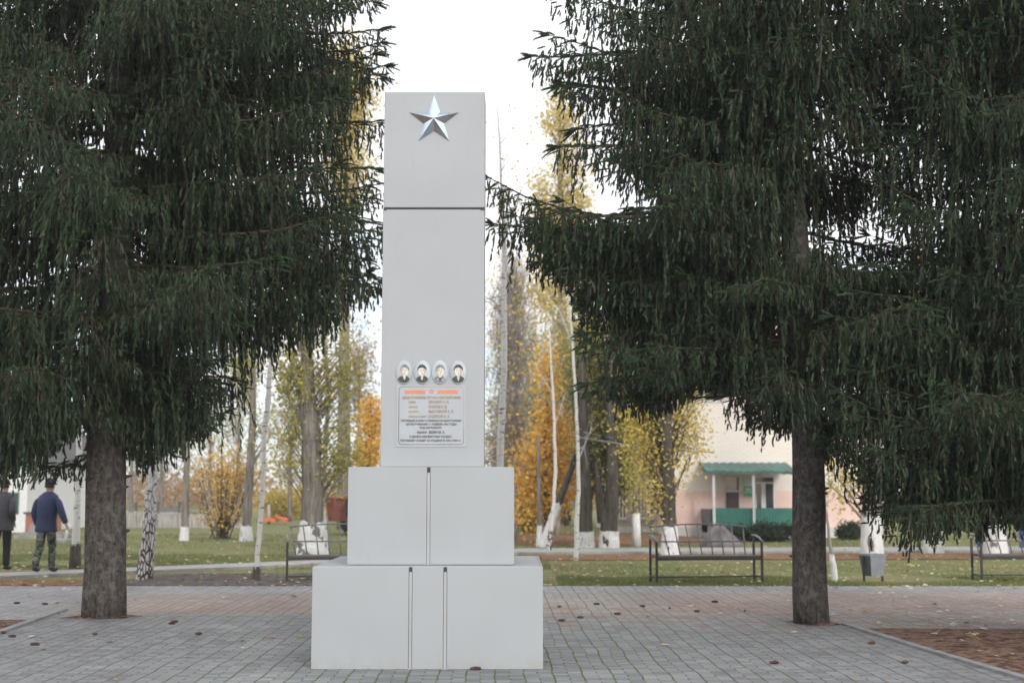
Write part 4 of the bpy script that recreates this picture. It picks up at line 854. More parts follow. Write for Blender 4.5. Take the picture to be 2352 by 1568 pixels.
# wooded horizon
g = np.random.default_rng(5); cs = []
for k in range(900):
    a = g.uniform(-1.0, 1.0); Dd = g.uniform(115, 150); h = 2.2 + 2.6 * (.5 + .5 * math.sin(a * 23)) * g.random() + 1.2 * math.sin(a * 61) ** 2
    cs.append((a * Dd * .8, Dd, g.uniform(0, 1) * h))
co, rv = leaves(g, np.array(cs), 26000, np.array([1.6, 1.2, .5]), .5)
co[:, 2] = np.abs(co[:, 2]); o = tri_mesh('distant_woodland', co, 4, M['lf_brown'], None, {'rnd': rv}); tag(o, 'low hazy brown woodland along the horizon', 'woodland', None, 'stuff')
# ---------------------------------------------------------------- school building
def brickmat(name, c1, c2, mortar, bw=.25, bh=.08, ms=.012):
    m, t, b = newmat(name); b.inputs['Roughness'].default_value = .85
    br = t.nodes.new('ShaderNodeTexBrick'); c = t.nodes.new('ShaderNodeTexCoord'); s = t.nodes.new('ShaderNodeSeparateXYZ'); k = t.nodes.new('ShaderNodeCombineXYZ')
    t.links.new(c.outputs['Object'], s.inputs[0]); t.links.new(math_(t, 'ADD', s.outputs[0], s.outputs[1]), k.inputs[0]); t.links.new(s.outputs[2], k.inputs[1]); t.links.new(k.outputs[0], br.inputs[0])
    br.inputs['Color1'].default_value = c1 + (1,); br.inputs['Color2'].default_value = c2 + (1,); br.inputs['Mortar'].default_value = mortar + (1,)
    br.inputs['Scale'].default_value = 1; br.inputs['Brick Width'].default_value = bw; br.inputs['Row Height'].default_value = bh; br.inputs['Mortar Size'].default_value = ms
    col = mix(t, .3, br.outputs[0], ramp(t, noise(t, .9, 6), [(.3, (.36, .36, .36)), (.7, (.62, .62, .62))]), 'OVERLAY'); t.links.new(col, b.inputs['Base Color']); return m
M['cream_brick'] = brickmat('cream_brick', (.84, .765, .69), (.88, .815, .74), (.76, .70, .64))
M['tan_brick'] = brickmat('tan_brick', (.50, .43, .37), (.58, .50, .43), (.44, .40, .36))
M['red_brick'] = brickmat('red_brick', (.42, .12, .07), (.52, .18, .10), (.36, .26, .22))
M['pink'] = paint('pink_paint', (.86, .63, .555), .8, .05, 1.2); M['plinth'] = paint('white_plinth', (.68, .68, .66), .85, .1, 2, dirt=((.3, .28, .25), .66))
M['green_sheet'] = paint('green_sheet', (.055, .22, .18), .5, .1, 3); M['canopy'] = paint('canopy_green', (.08, .18, .16), .6, .2, 2)
M['white'] = paint('white_paint', (.76, .77, .78), .5, .05); M['glass'] = paint('dark_glass', (.045, .055, .065), .08, .3, 1.5, spec=.8); M['maroon'] = paint('maroon_panel', (.09, .05, .055), .5)
M['signgreen'] = paint('sign_green', (.12, .50, .22), .5); M['roofm'] = paint('grey_roof', (.20, .20, .21), .8); M['rust'] = paint('rusty_steel', (.21, .062, .045), .75, .35, 3, bmp=.3); M['dkrust'] = paint('dark_chassis', (.03, .022, .02), .8)
M['rubber'] = paint('rubber', (.02, .02, .02), .8); M['timber'] = paint('weathered_boards', (.46, .44, .42), .9, .25, 3, stretch=(6, 6, .5)); M['stone'] = paint('grey_stone', (.20, .18, .185), .9, .3, 3, bmp=.6)
M['blue'] = paint('navy_paint', (.025, .06, .17), .5); M['ply_orange'] = paint('orange_paint', (.75, .16, .04), .5); M['mint'] = paint('mint_render', (.55, .68, .60), .85); M['redtrim'] = paint('red_trim', (.38, .07, .05), .7)
DS = 46.3
def X(u, D=DS): return P(u, 1150, D)[0]
def Z(v, D=DS): return P(1176, v, D)[1]
sx0, sx1 = X(1546), X(2010)
sch = empty('school_building', ((sx0 + sx1) / 2, DS, 0), 'long cream brick building with pink lower wall and green covered porch', 'building'); og = ((sx0 + sx1) / 2, DS, 0)
zr, zp, zpl = 7.6, Z(1127), Z(1210)
MB().box(sx0, sx1, DS, DS + 12, zp, zr).build('wall', M['cream_brick'], sch, org=og)
MB().box(sx0, sx1, DS - .001, DS + 12, zpl, zp).build('painted_wall', M['pink'], sch, org=og)
MB().box(sx0 - .03, sx1 + .03, DS - .08, DS + 12, -.1, zpl).build('plinth', M['plinth'], sch, org=og)
rf = MB().box(sx0 - .4, sx1 + .4, DS - .5, DS + 12.4, zr, zr + .25).build('roof', M['roofm'], sch, org=og)
for u in (1620, 1760, 1900):     # upper storey windows
    x = X(u); w = MB().box(x - .7, x + .7, DS - .03, DS + .02, 4.6, 6.2).build('window', M['white'], sch, org=og)
    for s in (-1, 1): MB().box(x + s * .34 - .29, x + s * .34 + .29, DS - .04, DS - .02, 4.68, 6.12).build('pane', M['glass'], w, org=og)
# porch
def sub(par, mb, nm, mt): return mb.build(nm, mt, par, org=og)
cz0, cz1 = Z(1088, DS - 1.6), Z(1075, DS - 1.6)
mb = MB(); n = 34; x0, x1 = X(1623, DS - 1.7), X(1830, DS - 1.7); top = []; 
for i in range(n + 1):
    x = x0 + (x1 - x0) * i / n; w = .018 * math.sin(i * 2.1); sg = .015 * math.sin(i * .35)
    mb.v += [(x, DS - 1.75, cz0 + w + sg), (x, DS - 1.75, cz0 + .10 + w + sg), (x, DS - .02, cz1 + .22 + w), (x, DS - .02, cz1 + .16 + w)]
mb.f = [(4 * i + a, 4 * i + 4 + a, 4 * i + 4 + b, 4 * i + b) for i in range(n) for a, b in ((0, 1), (1, 2), (2, 3), (3, 0))]; mb.m = [0] * len(mb.f); mb.sm = [False] * len(mb.f)
can = sub(sch, mb, 'porch_canopy', M['canopy'])
for u in (1639.5, 1731): x = X(u, DS - 1.55); sub(sch, MB().box(x - .04, x + .04, DS - 1.61, DS - 1.53, 0, cz0 + .02), 'porch_post', M['white'])
px0, px1 = X(1625, DS - 1.5), X(1835, DS - 1.5)
mb = MB(); k = 60
zt, zb_ = Z(1166, DS - 1.5), Z(1216, DS - 1.5)
vs = []
for i in range(k + 1): x = px0 + .14 + (px1 - px0 - .14) * i / k; y = DS - 1.5 + (.007 if i % 2 else -.007); vs += [(x, y, zb_), (x, y, zt)]
mb.add(vs, [(2 * i, 2 * i + 2, 2 * i + 3, 2 * i + 1) for i in range(k)]); mb.box(px0 + .14, px1, DS - 1.47, DS - 1.44, zb_, zt - .01)
sub(sch, mb, 'porch_screen', M['green_sheet']); sub(sch, MB().box(px0, px0 + .2, DS - 1.44, DS - .01, zb_ - .1, zt - .04), 'porch_side', M['bindark'])
sub(sch, MB().box(px0, px1, DS - 1.46, DS - .09, 0, zb_ + .12), 'porch_floor', M['concrete'])
d = sub(sch, MB().box(X(1665.5), X(1698.5), DS - .04, DS + .01, zb_ + .12, Z(1094)), 'door', M['white'])
sub(d, MB().box(X(1667), X(1697), DS - .06, DS - .03, Z(1126), Z(1096)), 'pane', M['glass']); sub(d, MB().box(X(1667), X(1697), DS - .06, DS - .03, zb_ + .13, Z(1129.5)), 'door_panel', M['maroon'])
d = sub(sch, MB().box(X(1735), X(1779), DS - .04, DS + .01, zb_ + .12, Z(1094)), 'double_door', M['white'])
sub(d, MB().box(X(1737), X(1777), DS - .06, DS - .03, Z(1106), Z(1096)), 'pane', M['glass']); sub(d, MB().box(X(1738), X(1748), DS - .06, DS - .03, zb_ + .3, Z(1110)), 'pane', M['glass']); sub(d, MB().box(X(1759), X(1776), DS - .06, DS - .03, zb_ + .3, Z(1110)), 'pane', M['glass'])
s = sub(sch, MB().box(X(1708), X(1730), DS - .035, DS + .01, Z(1141), Z(1096)), 'notice_board', M['plinth']); sub(s, MB().box(X(1709), X(1729), DS - .05, DS - .03, Z(1140), Z(1116)), 'green_notice', M['signgreen'])
sub(sch, MB().box(X(1709.5), X(1728), DS - .056, DS - .05, Z(1131), Z(1129)).box(X(1712), X(1724), DS - .056, DS - .05, Z(1126), Z(1121)), 'notice_marks', M['white'])
# wing
DW = 51.5
wx0, wx1 = X(1405, DW), X(1552, DW); wg = empty('school_wing', ((wx0 + wx1) / 2, DW, 0), 'lower tan brick wing with white framed windows behind the poplars', 'building'); ow = ((wx0 + wx1) / 2, DW, 0)
zpw = Z(1209, DW)
MB().box(wx0, wx1, DW, DW + 9, zpw, 4.3).build('wall', M['tan_brick'], wg, org=ow); MB().box(wx0 - .03, wx1, DW - .08, DW + 9, -.1, zpw).build('plinth', M['plinth'], wg, org=ow); MB().box(wx0 - .3, wx1, DW - .4, DW + 9.3, 4.3, 4.5).build('roof', M['roofm'], wg, org=ow)
for a, b in ((1422, 1438), (1464, 1479), (1484, 1500), (1508, 1524)):
    f = MB().box(X(a, DW), X(b, DW), DW - .05, DW + .01, Z(1190, DW), Z(1112, DW)).build('window', M['white'], wg, org=ow)
    xm = (X(a, DW) + X(b, DW)) / 2
    MB().box(X(a + 2.2, DW), xm - .03, DW - .06, DW - .04, Z(1187, DW), Z(1116, DW)).build('pane', M['glass'], f, org=ow); MB().box(xm + .03, X(b - 2, DW), DW - .06, DW - .04, Z(1187, DW), Z(1116, DW)).build('pane', M['glass'], f, org=ow)
    MB().box(X(a - 1, DW), X(b + 1, DW), DW - .12, DW - .0, Z(1193, DW), Z(1190.5, DW)).build('sill', M['plinth'], wg, org=ow)
# mint shed
Dm = 62.0; a, b = X(1238, Dm), X(1312, Dm); r = empty('small_shed', ((a + b) / 2, Dm, 0), 'small pale mint building with a red base stripe behind the leaning trunk', 'building'); om = ((a + b) / 2, Dm, 0)
MB().box(a, b, Dm, Dm + 4, Z(1214, Dm), Z(1165, Dm)).build('wall', M['mint'], r, org=om); MB().box(a - .03, b + .03, Dm - .04, Dm + 4, -.1, Z(1214, Dm)).build('plinth', M['redtrim'], r, org=om)
mb = MB(); zz = Z(1165, Dm); mb.add([(a - .3, Dm - .3, zz), (b + .3, Dm - .3, zz), (b + .3, Dm + 4.3, zz), (a - .3, Dm + 4.3, zz), (a - .3, Dm + 2, zz + .9), (b + .3, Dm + 2, zz + .9)], [(0, 1, 5, 4), (2, 3, 4, 5), (0, 4, 3), (1, 2, 5), (0, 3, 2, 1)]); mb.build('roof', M['roofm'], r, org=om)
MB().box((a + b) / 2 + .15, (a + b) / 2 + .75, Dm - .03, Dm + .01, Z(1195, Dm), Z(1175, Dm)).build('window', M['glass'], r, org=om)
# white house at the west
Dh = 52.0; a, b = X(-420, Dh), X(62, Dh); r = empty('white_house', ((a + b) / 2, Dh, 0), 'white rendered house behind the brick pillar and the walkers', 'house'); oh = ((a + b) / 2, Dh, 0)
MB().box(a, b, Dh, Dh + 8, -.05, Z(1062, Dh)).build('wall', M['white'], r, org=oh); mb = MB(); zz = Z(1062, Dh); mb.add([(a - .4, Dh - .5, zz), (b + .4, Dh - .5, zz), (b + .4, Dh + 8.5, zz), (a - .4, Dh + 8.5, zz), (a - .4, Dh + 4, zz + 2), (b + .4, Dh + 4, zz + 2)], [(0, 1, 5, 4), (2, 3, 4, 5), (0, 4, 3), (1, 2, 5), (0, 3, 2, 1)]); mb.build('roof', M['roofm'], r, org=oh)
for u in (-60, 22): f = MB().box(X(u, Dh), X(u + 22, Dh), Dh - .04, Dh + .01, Z(1180, Dh), Z(1130, Dh)).build('window', M['canopy'], r, org=oh); MB().box(X(u + 3, Dh), X(u + 19, Dh), Dh - .06, Dh - .03, Z(1177, Dh), Z(1133, Dh)).build('pane', M['glass'], f, org=oh)
Dp = G(90, 1236)[1]; r = empty('brick_pillar', (X(88, Dp), Dp, 0), 'square red brick pillar with patched render on a stepped concrete base', 'pillar'); op = (X(88, Dp), Dp, 0)
MB().box(X(60, Dp), X(125, Dp), Dp, Dp + .8, Z(1222, Dp), Z(1180, Dp)).build('brickwork', M['red_brick'], r, org=op)
mb = MB().mat(0); mb.box(X(40, Dp), X(148, Dp), Dp - .2, Dp + 1.1, -.02, Z(1228, Dp)).box(X(50, Dp), X(138, Dp), Dp - .1, Dp + .95, Z(1228, Dp), Z(1222, Dp)); mb.build('stepped_base', M['concrete'], r, org=op)
MB().box(X(56, Dp), X(129, Dp), Dp - .06, Dp + .86, Z(1180, Dp), Z(1175, Dp)).build('coping', M['kerb_dark'], r, org=op)
mb = MB(); cx, cz_ = X(84, Dp), Z(1214, Dp); mb.prism([(cx - .28, Z(1222, Dp)), (cx + .55, Z(1222, Dp)), (cx + .5, cz_ + .0), (cx + .2, cz_ + .03), (cx + .05, cz_ + .25), (cx - .12, cz_ + .2)], Dp - .012, Dp + .02); mb.build('render_patch', M['concrete'], r, org=op)
Dq = G(160, 1246)[1]; r = empty('marker_post', (X(148, Dq), Dq, 0), 'thin white leaning post on a flat concrete slab', 'post'); oq = (X(148, Dq), Dq, 0)
MB().box(X(126, Dq), X(162, Dq), Dq - .3, Dq + .3, -.02, .12, bev=.02).build('slab', M['concrete'], r, org=oq); MB().tube([(X(154, Dq), Dq, .1), (X(161, Dq), Dq, Z(1203, Dq))], .05, 8).build('post', M['white'], r, org=oq)
# fence
Df = 58.0; a, b = X(262, Df), X(560, Df); r = empty('wooden_fence', ((a + b) / 2, Df, 0), 'weathered grey picket fence along the far side of the lawn', 'fence'); of = ((a + b) / 2, Df, 0); mb = MB(); x = a; random.seed(3)
while x < b: h = Z(1172 + 14 * (x - a) / (b - a), Df) + random.uniform(-.04, .04); mb.box(x, x + .10, Df, Df + .03, 0, h); x += .125
mb.build('picket_panel', M['timber'], r, org=of)
for k in range(7): x = a + (b - a) * k / 6; MB().box(x - .05, x + .05, Df + .033, Df + .13, -.02, 1.1).build('fence_post', M['kerb_dark'], r, org=of)
# low dark roofed shed behind fence
Dz = 66.0; a, b = X(345, Dz), X(425, Dz); r = empty('garden_shed', ((a + b) / 2, Dz, 0), 'low timber shed with dark sagging roof showing over the fence', 'shed'); oz = ((a + b) / 2, Dz, 0)
MB().box(a + .1, b - .1, Dz, Dz + 3, 0, Z(1176, Dz)).build('wall', M['timber'], r, org=oz); mb = MB(); z0, z1_ = Z(1177, Dz), Z(1163, Dz); mb.add([(a, Dz - .3, z0), (b, Dz - .3, z0 - .1), (b - .2, Dz + 1.5, z1_ - .2), (a + .3, Dz + 1.5, z1_), (a, Dz + 3.3, z0), (b, Dz + 3.3, z0 - .1)], [(0, 1, 2, 3), (3, 2, 5, 4), (0, 3, 4), (1, 5, 2), (0, 4, 5, 1)]); mb.build('roof', M['kerb_dark'], r, org=oz)
# playground frame
Dg = 64.0; gx = X(575, Dg); r = empty('playground_frame', (gx, Dg, 0), 'small playground frame with green post and orange slide behind the shrub', 'playground'); ogp = (gx, Dg, 0)
for u in (536, 560, 618): MB().tube([(X(u, Dg), Dg, -.02), (X(u, Dg), Dg, Z(1158, Dg))], .07, 8).build('post', M['green_sheet' if u < 600 else 'timber'], r, org=ogp)
MB().box(X(605, Dg), X(636, Dg), Dg - .3, Dg + .6, Z(1197, Dg), Z(1191, Dg)).build('deck', M['ply_orange'], r, org=ogp)
MB().add([(X(636, Dg), Dg - .3, Z(1188, Dg)), (X(662, Dg), Dg - .3, .1), (X(662, Dg), Dg + .3, .1), (X(636, Dg), Dg + .3, Z(1188, Dg)), (X(636, Dg), Dg - .3, Z(1184, Dg)), (X(664, Dg), Dg - .3, .25), (X(664, Dg), Dg + .3, .25), (X(636, Dg), Dg + .3, Z(1184, Dg))], [(0, 1, 5, 4), (3, 7, 6, 2), (0, 3, 2, 1), (4, 5, 6, 7)]).build('slide', M['ply_orange'], r, org=ogp)
MB().box(X(530, Dg), X(566, Dg), Dg, Dg + .05, Z(1190, Dg), Z(1182, Dg)).build('rail', M['redtrim'], r, org=ogp)
# trailer
Dt = G(790, 1229)[1]; a, b = X(748, Dt), X(748, Dt) + 6.4; r = empty('tipper_trailer', (a + 3.2, Dt, 0), 'rusty brown ribbed tipper trailer parked behind the obelisk base', 'trailer'); ot = (a + 3.2, Dt, 0)
zt0, zt1 = Z(1196, Dt), Z(1143, Dt)
mb = MB(); mb.loft([[(a + .10, Dt, zt0), (b - .1, Dt, zt0), (b - .1, Dt + 2.2, zt0), (a + .10, Dt + 2.2, zt0)], [(a, Dt - .1, zt1), (b, Dt - .1, zt1 + .1), (b, Dt + 2.3, zt1 + .1), (a, Dt + 2.3, zt1)]], smooth=False)
body = mb.build('body', M['rust'], r, org=ot)
for k in range(14): x = a + .28 + k * .44; MB().add([(x, Dt - .12, zt1), (x + .09, Dt - .12, zt1), (x + .12, Dt - .04, zt0 + .05), (x + .03, Dt - .04, zt0 + .05), (x, Dt - .18, zt1), (x + .09, Dt - .18, zt1), (x + .12, Dt - .09, zt0 + .05), (x + .03, Dt - .09, zt0 + .05)], [(4, 7, 6, 5), (0, 4, 5, 1), (0, 3, 7, 4), (1, 5, 6, 2), (3, 2, 6, 7)]).build('rib', M['dkrust' if k % 3 else 'rust'], body, org=ot)
MB().box(a, b, Dt - .2, Dt - .1, zt1 - .03, zt1 + .05).build('top_rail', M['rust'], body, org=ot)
MB().box(a + .6, b - .4, Dt + .5, Dt + 1.7, zt0 - .2, zt0).build('chassis', M['dkrust'], r, org=ot)
for x in (a + .95, a + 1.95, b - 1.2):
    for y in (Dt + .1, Dt + 1.8):
        w = MB().tube([(x, y, .42), (x, y + .28, .42)], .42, 20).build('wheel', M['rubber'], r, org=ot); MB().tube([(x, y - .01, .42), (x, y + .02, .42)], .2, 14).build('rim', M['plinth'], w, org=ot)
# pole + wire
Dl = G(1462, 1255)[1]; r = empty('utility_pole', (X(1462, Dl), Dl, 0), 'slim concrete pole with a tall whitewashed base near the tan wing', 'pole'); ol = (X(1462, Dl), Dl, 0)
MB().tube([(X(1462, Dl), Dl, -.02), (X(1460, Dl), Dl, Z(1178, Dl))], [.125, .115], 10).build('whitewashed_base', M['wash'], r, org=ol)
MB().tube([(X(1460, Dl), Dl, Z(1178, Dl)), (X(1456, Dl), Dl, Z(1000, Dl)), (X(1454, Dl), Dl, Z(800, Dl))], [.09, .08, .07], 10).build('shaft', M['kerb'], r, org=ol)
MB().tube([(X(1460, Dl), Dl - .1, Z(1150, Dl)), (X(1452, Dl), Dl - .1, Z(1115, Dl)), (X(1440, Dl), Dl - .1, Z(1090, Dl)), (X(1424, Dl), Dl - .1, Z(1083, Dl))], .03, 6).build('bracket', M['greymetal'], r, org=ol)
pts = [V(1308 + (1640 - 1308) * i / 12, 1000 + 12 * i / 12 * 3.2 + 6 * math.sin(PI * i / 12), 38) for i in range(13)]
o = MB().tube(pts, .022, 5).build('overhead_cable', M['kerb'], org=pts[0], loc=pts[0]); tag(o, 'thin pale cable sagging between the poplars', 'cable')
# boulder
Db = G(1655, 1258)[1]; g = np.random.default_rng(9); mb = MB(); rings = []; bx = X(1655, Db)
for i, (z, s, off) in enumerate([(-.05, 1, 0), (.12, .93, 0), (.3, .66, -.02), (.5, .40, -.05), (.66, .2, -.08), (Z(1214, Db), .05, -.1)]):
    rings.append([(bx + off + .62 * s * math.cos(t) * (1 + .1 * g.normal()), Db + .45 * s * math.sin(t) * (1 + .1 * g.normal()), z + .02 * g.normal()) for t in np.linspace(0, 2 * PI, 13)[:-1]])
mb.loft(rings, smooth=False); o = mb.build('boulder', M['stone'], org=(bx, Db, 0), loc=(bx, Db, 0)); tag(o, 'pointed grey memorial boulder seen through the middle bench', 'boulder')
# dark blue posts at far east
for u, v, h, lab in ((2252, 1261, 1090, 'dark blue square post behind the far bench'), (2350, 1262, 1105, 'dark blue square post at the very edge of the view')):
    Dn = G(u, v)[1]; x = X(u, Dn); r = empty('blue_post', (x, Dn, 0), lab, 'post', 'dark blue metal posts')
    MB().box(x - .12, x + .06, Dn - .1, Dn + .1, 0, Z(h, Dn), bev=.01).build('post', M['blue'], r, org=(x, Dn, 0)); MB().box(x - .15, x + .09, Dn - .13, Dn + .13, -.01, .05).build('base_plate', M['black'], r, org=(x, Dn, 0)); MB().tube([(x + .1, Dn, 0), (x + .1, Dn, Z(h, Dn) - .1)], .03, 8).build('pipe', M['blue'], r, org=(x, Dn, 0))

# ---------------------------------------------------------------- benches, bin
def make_bench(loc, rz, w, label):
    r = empty('park_bench', loc, label, 'bench', 'metal framed benches along the square', rz); h = w / 2
    for sx_ in (-1, 1):
        for y in (-.22, .20): MB().box(sx_ * h - .018, sx_ * h + .018, y - .018, y + .018, 0, .70 if y < 0 else .74).build('leg', M['black'], r)
        MB().tube([(sx_ * h, .26, .80), (sx_ * h, .10, .795), (sx_ * h, -.10, .765), (sx_ * h, -.27, .70)], .021, 6).build('armrest', M['greymetal'], r)
        MB().box(sx_ * h - .015, sx_ * h + .015, -.198, .178, .09, .115).build('side_rail', M['black'], r)
    s = MB()
    for k in range(3): s.box(-h + .024, h - .024, -.23 + k * .145, -.10 + k * .145, .425, .465, bev=.006)
    s.build('seat', M['seatwood'], r)
    MB().box(-h + .02, h - .02, -.235, -.20, .39, .423).build('seat_frame', M['black'], r)
    MB().box(-h + .023, h - .023, -.012, .012, .085, .108).build('stretcher', M['black'], r)
    bk = MB(); n = 9; bw = h * .90
    def top(x): return .93 + .05 * (1 - (x / bw) ** 2)
    for k in range(n):
        t = -1 + 2 * k / (n - 1); xb = t * bw * .93; xt = t * bw * 1.0 - .03
        bk.bar((xb, .205, .44), (xt, .40, top(xt)), .017)
    bk.tube([(-bw - .06 + (2 * bw + .1) * i / 14, .40, top(-bw + 2 * bw * i / 14) + .01) for i in range(15)], .014, 5)
    bk.tube([(-bw * .98 + 2 * bw * .98 * i / 6, .30, .69) for i in range(7)], .014, 5)
    bk.build('backrest', M['greymetal'], r)
    return r
g1 = G(1622, 1338)
make_bench((g1[0], g1[1], .012), math.radians(9), 1.88, 'grey railed bench standing in front of the school porch')
g2 = G(660, 1337.5)
c9 = math.cos(math.radians(10)); make_bench((g2[0] + .94 * c9, g2[1] + .1, .012), math.radians(10), 1.88, 'black railed bench partly hidden behind the monument base')
g3 = G(2243, 1334)
make_bench((g3[0] + .94, g3[1] + .02, .012), math.radians(3), 1.88, 'bench cut off by the frame under the low spruce boughs')
gb = G(2006, 1336); r = empty('litter_bin', (gb[0], gb[1], 0.01), 'grey tapered metal litter bin on two dark posts', 'litter bin', None, math.radians(20))
mb = MB(); mb.loft([[(-.125, -.13, .10), (.125, -.13, .10), (.125, .13, .10), (-.125, .13, .10)], [(-.165, -.17, .47), (.165, -.17, .47), (.165, .17, .47), (-.165, .17, .47)]], smooth=False, cap=False)
mb.loft([[(-.115, -.12, .11), (.115, -.12, .11), (.115, .12, .11), (-.115, .12, .11)], [(-.155, -.16, .47), (.155, -.16, .47), (.155, .16, .47), (-.155, .16, .47)]], smooth=False, cap=False)
mb.add([(-.125, -.13, .10), (.125, -.13, .10), (.125, .13, .10), (-.125, .13, .10)], [(0, 3, 2, 1)]); mb.build('bucket', M['bingrey'], r)
MB().box(-.17, .17, -.178, -.165, .45, .48).box(-.17, .17, .165, .178, .45, .48).box(-.178, -.17, -.178, .178, .45, .48).box(.17, .178, -.178, .178, .45, .48).build('rim', M['bingrey'], r)
MB().add([(-.128, -.125, .10), (-.128, .125, .10), (-.169, .165, .46), (-.169, -.165, .46)], [(0, 3, 2, 1)]).build('shaded_side', M['bindark'], r)  # dark sheet painting in the shade on the left of the bucket
for s in (-1, 1): MB().box(s * .19 - .015, s * .19 + .015, -.015, .015, 0, .44).build('post', M['black'], r)
MB().box(-.176, .176, -.01, .01, .25, .275).build('bracket', M['black'], r)

# ---------------------------------------------------------------- people
def skin(name, nodes, edges, mat, parent, sub=2, rootn=0, mats=None):
    me = bpy.data.meshes.new(name); me.from_pydata([n[0] for n in nodes], edges, []); o = bpy.data.objects.new(name, me); COL.objects.link(o); o.parent = parent
    sk = o.modifiers.new('Skin', 'SKIN'); sk.use_smooth_shade = True
    for i, n in enumerate(nodes): d = me.skin_vertices[0].data[i]; rr = n[1]; d.radius = rr if isinstance(rr, tuple) else (rr, rr); d.use_root = (i == rootn)
    ss = o.modifiers.new('Sub', 'SUBSURF'); ss.levels = sub; ss.render_levels = sub
    me.materials.append(mat); return o
M['skin'] = paint('skin', (.48, .29, .21), .5); M['jacket_navy'] = paint('navy_jacket', (.014, .026, .085), .6, .2, 4, bmp=.3); M['jacket_grey'] = paint('charcoal_jacket', (.05, .05, .058), .6, .2, 4, bmp=.3)
M['trouser_black'] = paint('black_trousers', (.012, .012, .014), .8); M['boot'] = paint('dark_shoes', (.02, .02, .022), .5); M['cap'] = paint('dark_cap', (.018, .02, .022), .8); M['hair'] = paint('dark_hair', (.03, .025, .02), .8)
M['collar'] = paint('grey_collar', (.13, .14, .17), .8)
def camo():
    m, t, b = newmat('camouflage_cloth'); b.inputs['Roughness'].default_value = .9
    col = ramp(t, noise(t, 6, 3, stretch=(1, 1, 1.3)), [(.38, (.018, .024, .018)), (.42, (.13, .14, .10)), (.49, (.03, .04, .028)), (.56, (.21, .21, .18))])
    col.node.color_ramp.interpolation = 'CONSTANT'; t.links.new(col, b.inputs['Base Color']); return m
M['camo'] = camo()
def person(loc, rz, label, jacket, trousers, pose, capped=True):
    """local: +y is the way the person faces. pose: dict of joints."""
    r = empty('person', loc, label, 'person', None, rz); J = pose
    hip, chest, neck, head = J['hip'], J['chest'], J['neck'], J['head']
    body = [(hip, (.12, .09)), (chest, (.13, .085)), (neck, (.058, .058)), (head, (.078, .09)), ((head[0], head[1], head[2] + .09), (.07, .085))]
    ed = [(0, 1), (1, 2), (2, 3), (3, 4)]
    for s, (sh, el, wr) in enumerate((J['armL'], J['armR'])):
        k = len(body); body += [((sh[0] * .93, sh[1], sh[2] - .06), .042), (el, .038), (wr, .028)]; ed += [(1, k), (k, k + 1), (k + 1, k + 2)]
        d = (Vector(wr) - Vector(el)).normalized(); sd = d.cross(Vector((0, 1, 0))).normalized(); fw = Vector((0, 1, 0))
        palm = Vector(wr) + d * .07; body.append((tuple(palm), (.034, .018))); ed.append((k + 2, k + 3))
        for q in range(4):
            b_ = palm + fw * (.027 - .018 * q) + d * .02; l = (.062, .07, .066, .05)[q]; i = len(body)
            body += [(tuple(b_), .0095), (tuple(b_ + d * l * .55), .009), (tuple(b_ + d * l + sd * .018), .0075)]; ed += [(k + 3, i), (i, i + 1), (i + 1, i + 2)]
        i = len(body); body += [(tuple(Vector(wr) + d * .03 + fw * .035), .011), (tuple(Vector(wr) + d * .075 + fw * .06), .009)]; ed += [(k + 2, i), (i, i + 1)]
    for (h, kn, an, toe) in (J['legL'], J['legR']):
        k = len(body); body += [(h, .085), (kn, .055), (an, .04), (toe, (.035, .03))]; ed += [(0, k), (k, k + 1), (k + 1, k + 2), (k + 2, k + 3)]
    skin('body', body, ed, M['skin'], r)
    # jacket
    jb = MB(); rings = []; gj = np.random.default_rng(int(abs(loc[0]) * 100))
    cx_ = lambda z: (np.interp(z, [hip[2], chest[2], neck[2]], [hip[0], chest[0], neck[0]]), np.interp(z, [hip[2], chest[2], neck[2]], [hip[1], chest[1], neck[1]]))
    for z, rx_, ry_ in ((.76, .20, .14), (.74, .225, .165), (.80, .222, .162), (.90, .205, .15), (1.0, .20, .145), (1.12, .215, .15), (1.25, .222, .15), (1.34, .222, .145), (1.40, .212, .13), (1.445, .175, .112), (1.475, .12, .10), (1.51, .082, .078)):
        c = cx_(z); wv = gj.uniform(0, 6); rings.append([(c[0] + rx_ * math.cos(a) * (1 + .02 * math.sin(5 * a + wv)), c[1] + ry_ * math.sin(a) * (1 + .03 * math.sin(4 * a + wv)), z) for a in np.linspace(0, 2 * PI, 25)[:-1]])
    jb.loft(rings)
    for sh, el, wr in (J['armL'], J['armR']):
        s_, e_, w_ = Vector(sh), Vector(el), Vector(wr); inn = s_ + Vector((-.06 if sh[0] > 0 else .06, 0, .0))
        s_.z -= .035; inn.z -= .06; pts = [inn, s_, s_ * .75 + e_ * .25, s_ * .4 + e_ * .6, e_, e_ * .6 + w_ * .4, e_ * .15 + w_ * .85, e_ * .05 + w_ * .95]
        jb.tube(pts, [.05, .066, .074, .070, .068, .064, .056, .050], 12, wob=.03)
    jo = jb.build('jacket', jacket, r); sm_ = jo.modifiers.new('Sub', 'SUBSURF'); sm_.levels = 1; sm_.render_levels = 1
    tr = [((hip[0], hip[1], hip[2] + .03), (.155, .125)), ((hip[0], hip[1], hip[2] - .06), (.15, .12))]; te = [(0, 1)]
    for h, kn, an, toe in (J['legL'], J['legR']):
        k = len(tr); tr += [(h, .108), (kn, .082), ((an[0], an[1], an[2] + .06), .07), ((an[0], an[1] + .005, an[2] - .035), .075)]; te += [(1, k), (k, k + 1), (k + 1, k + 2), (k + 2, k + 3)]
    skin('trousers', tr, te, trousers, r)
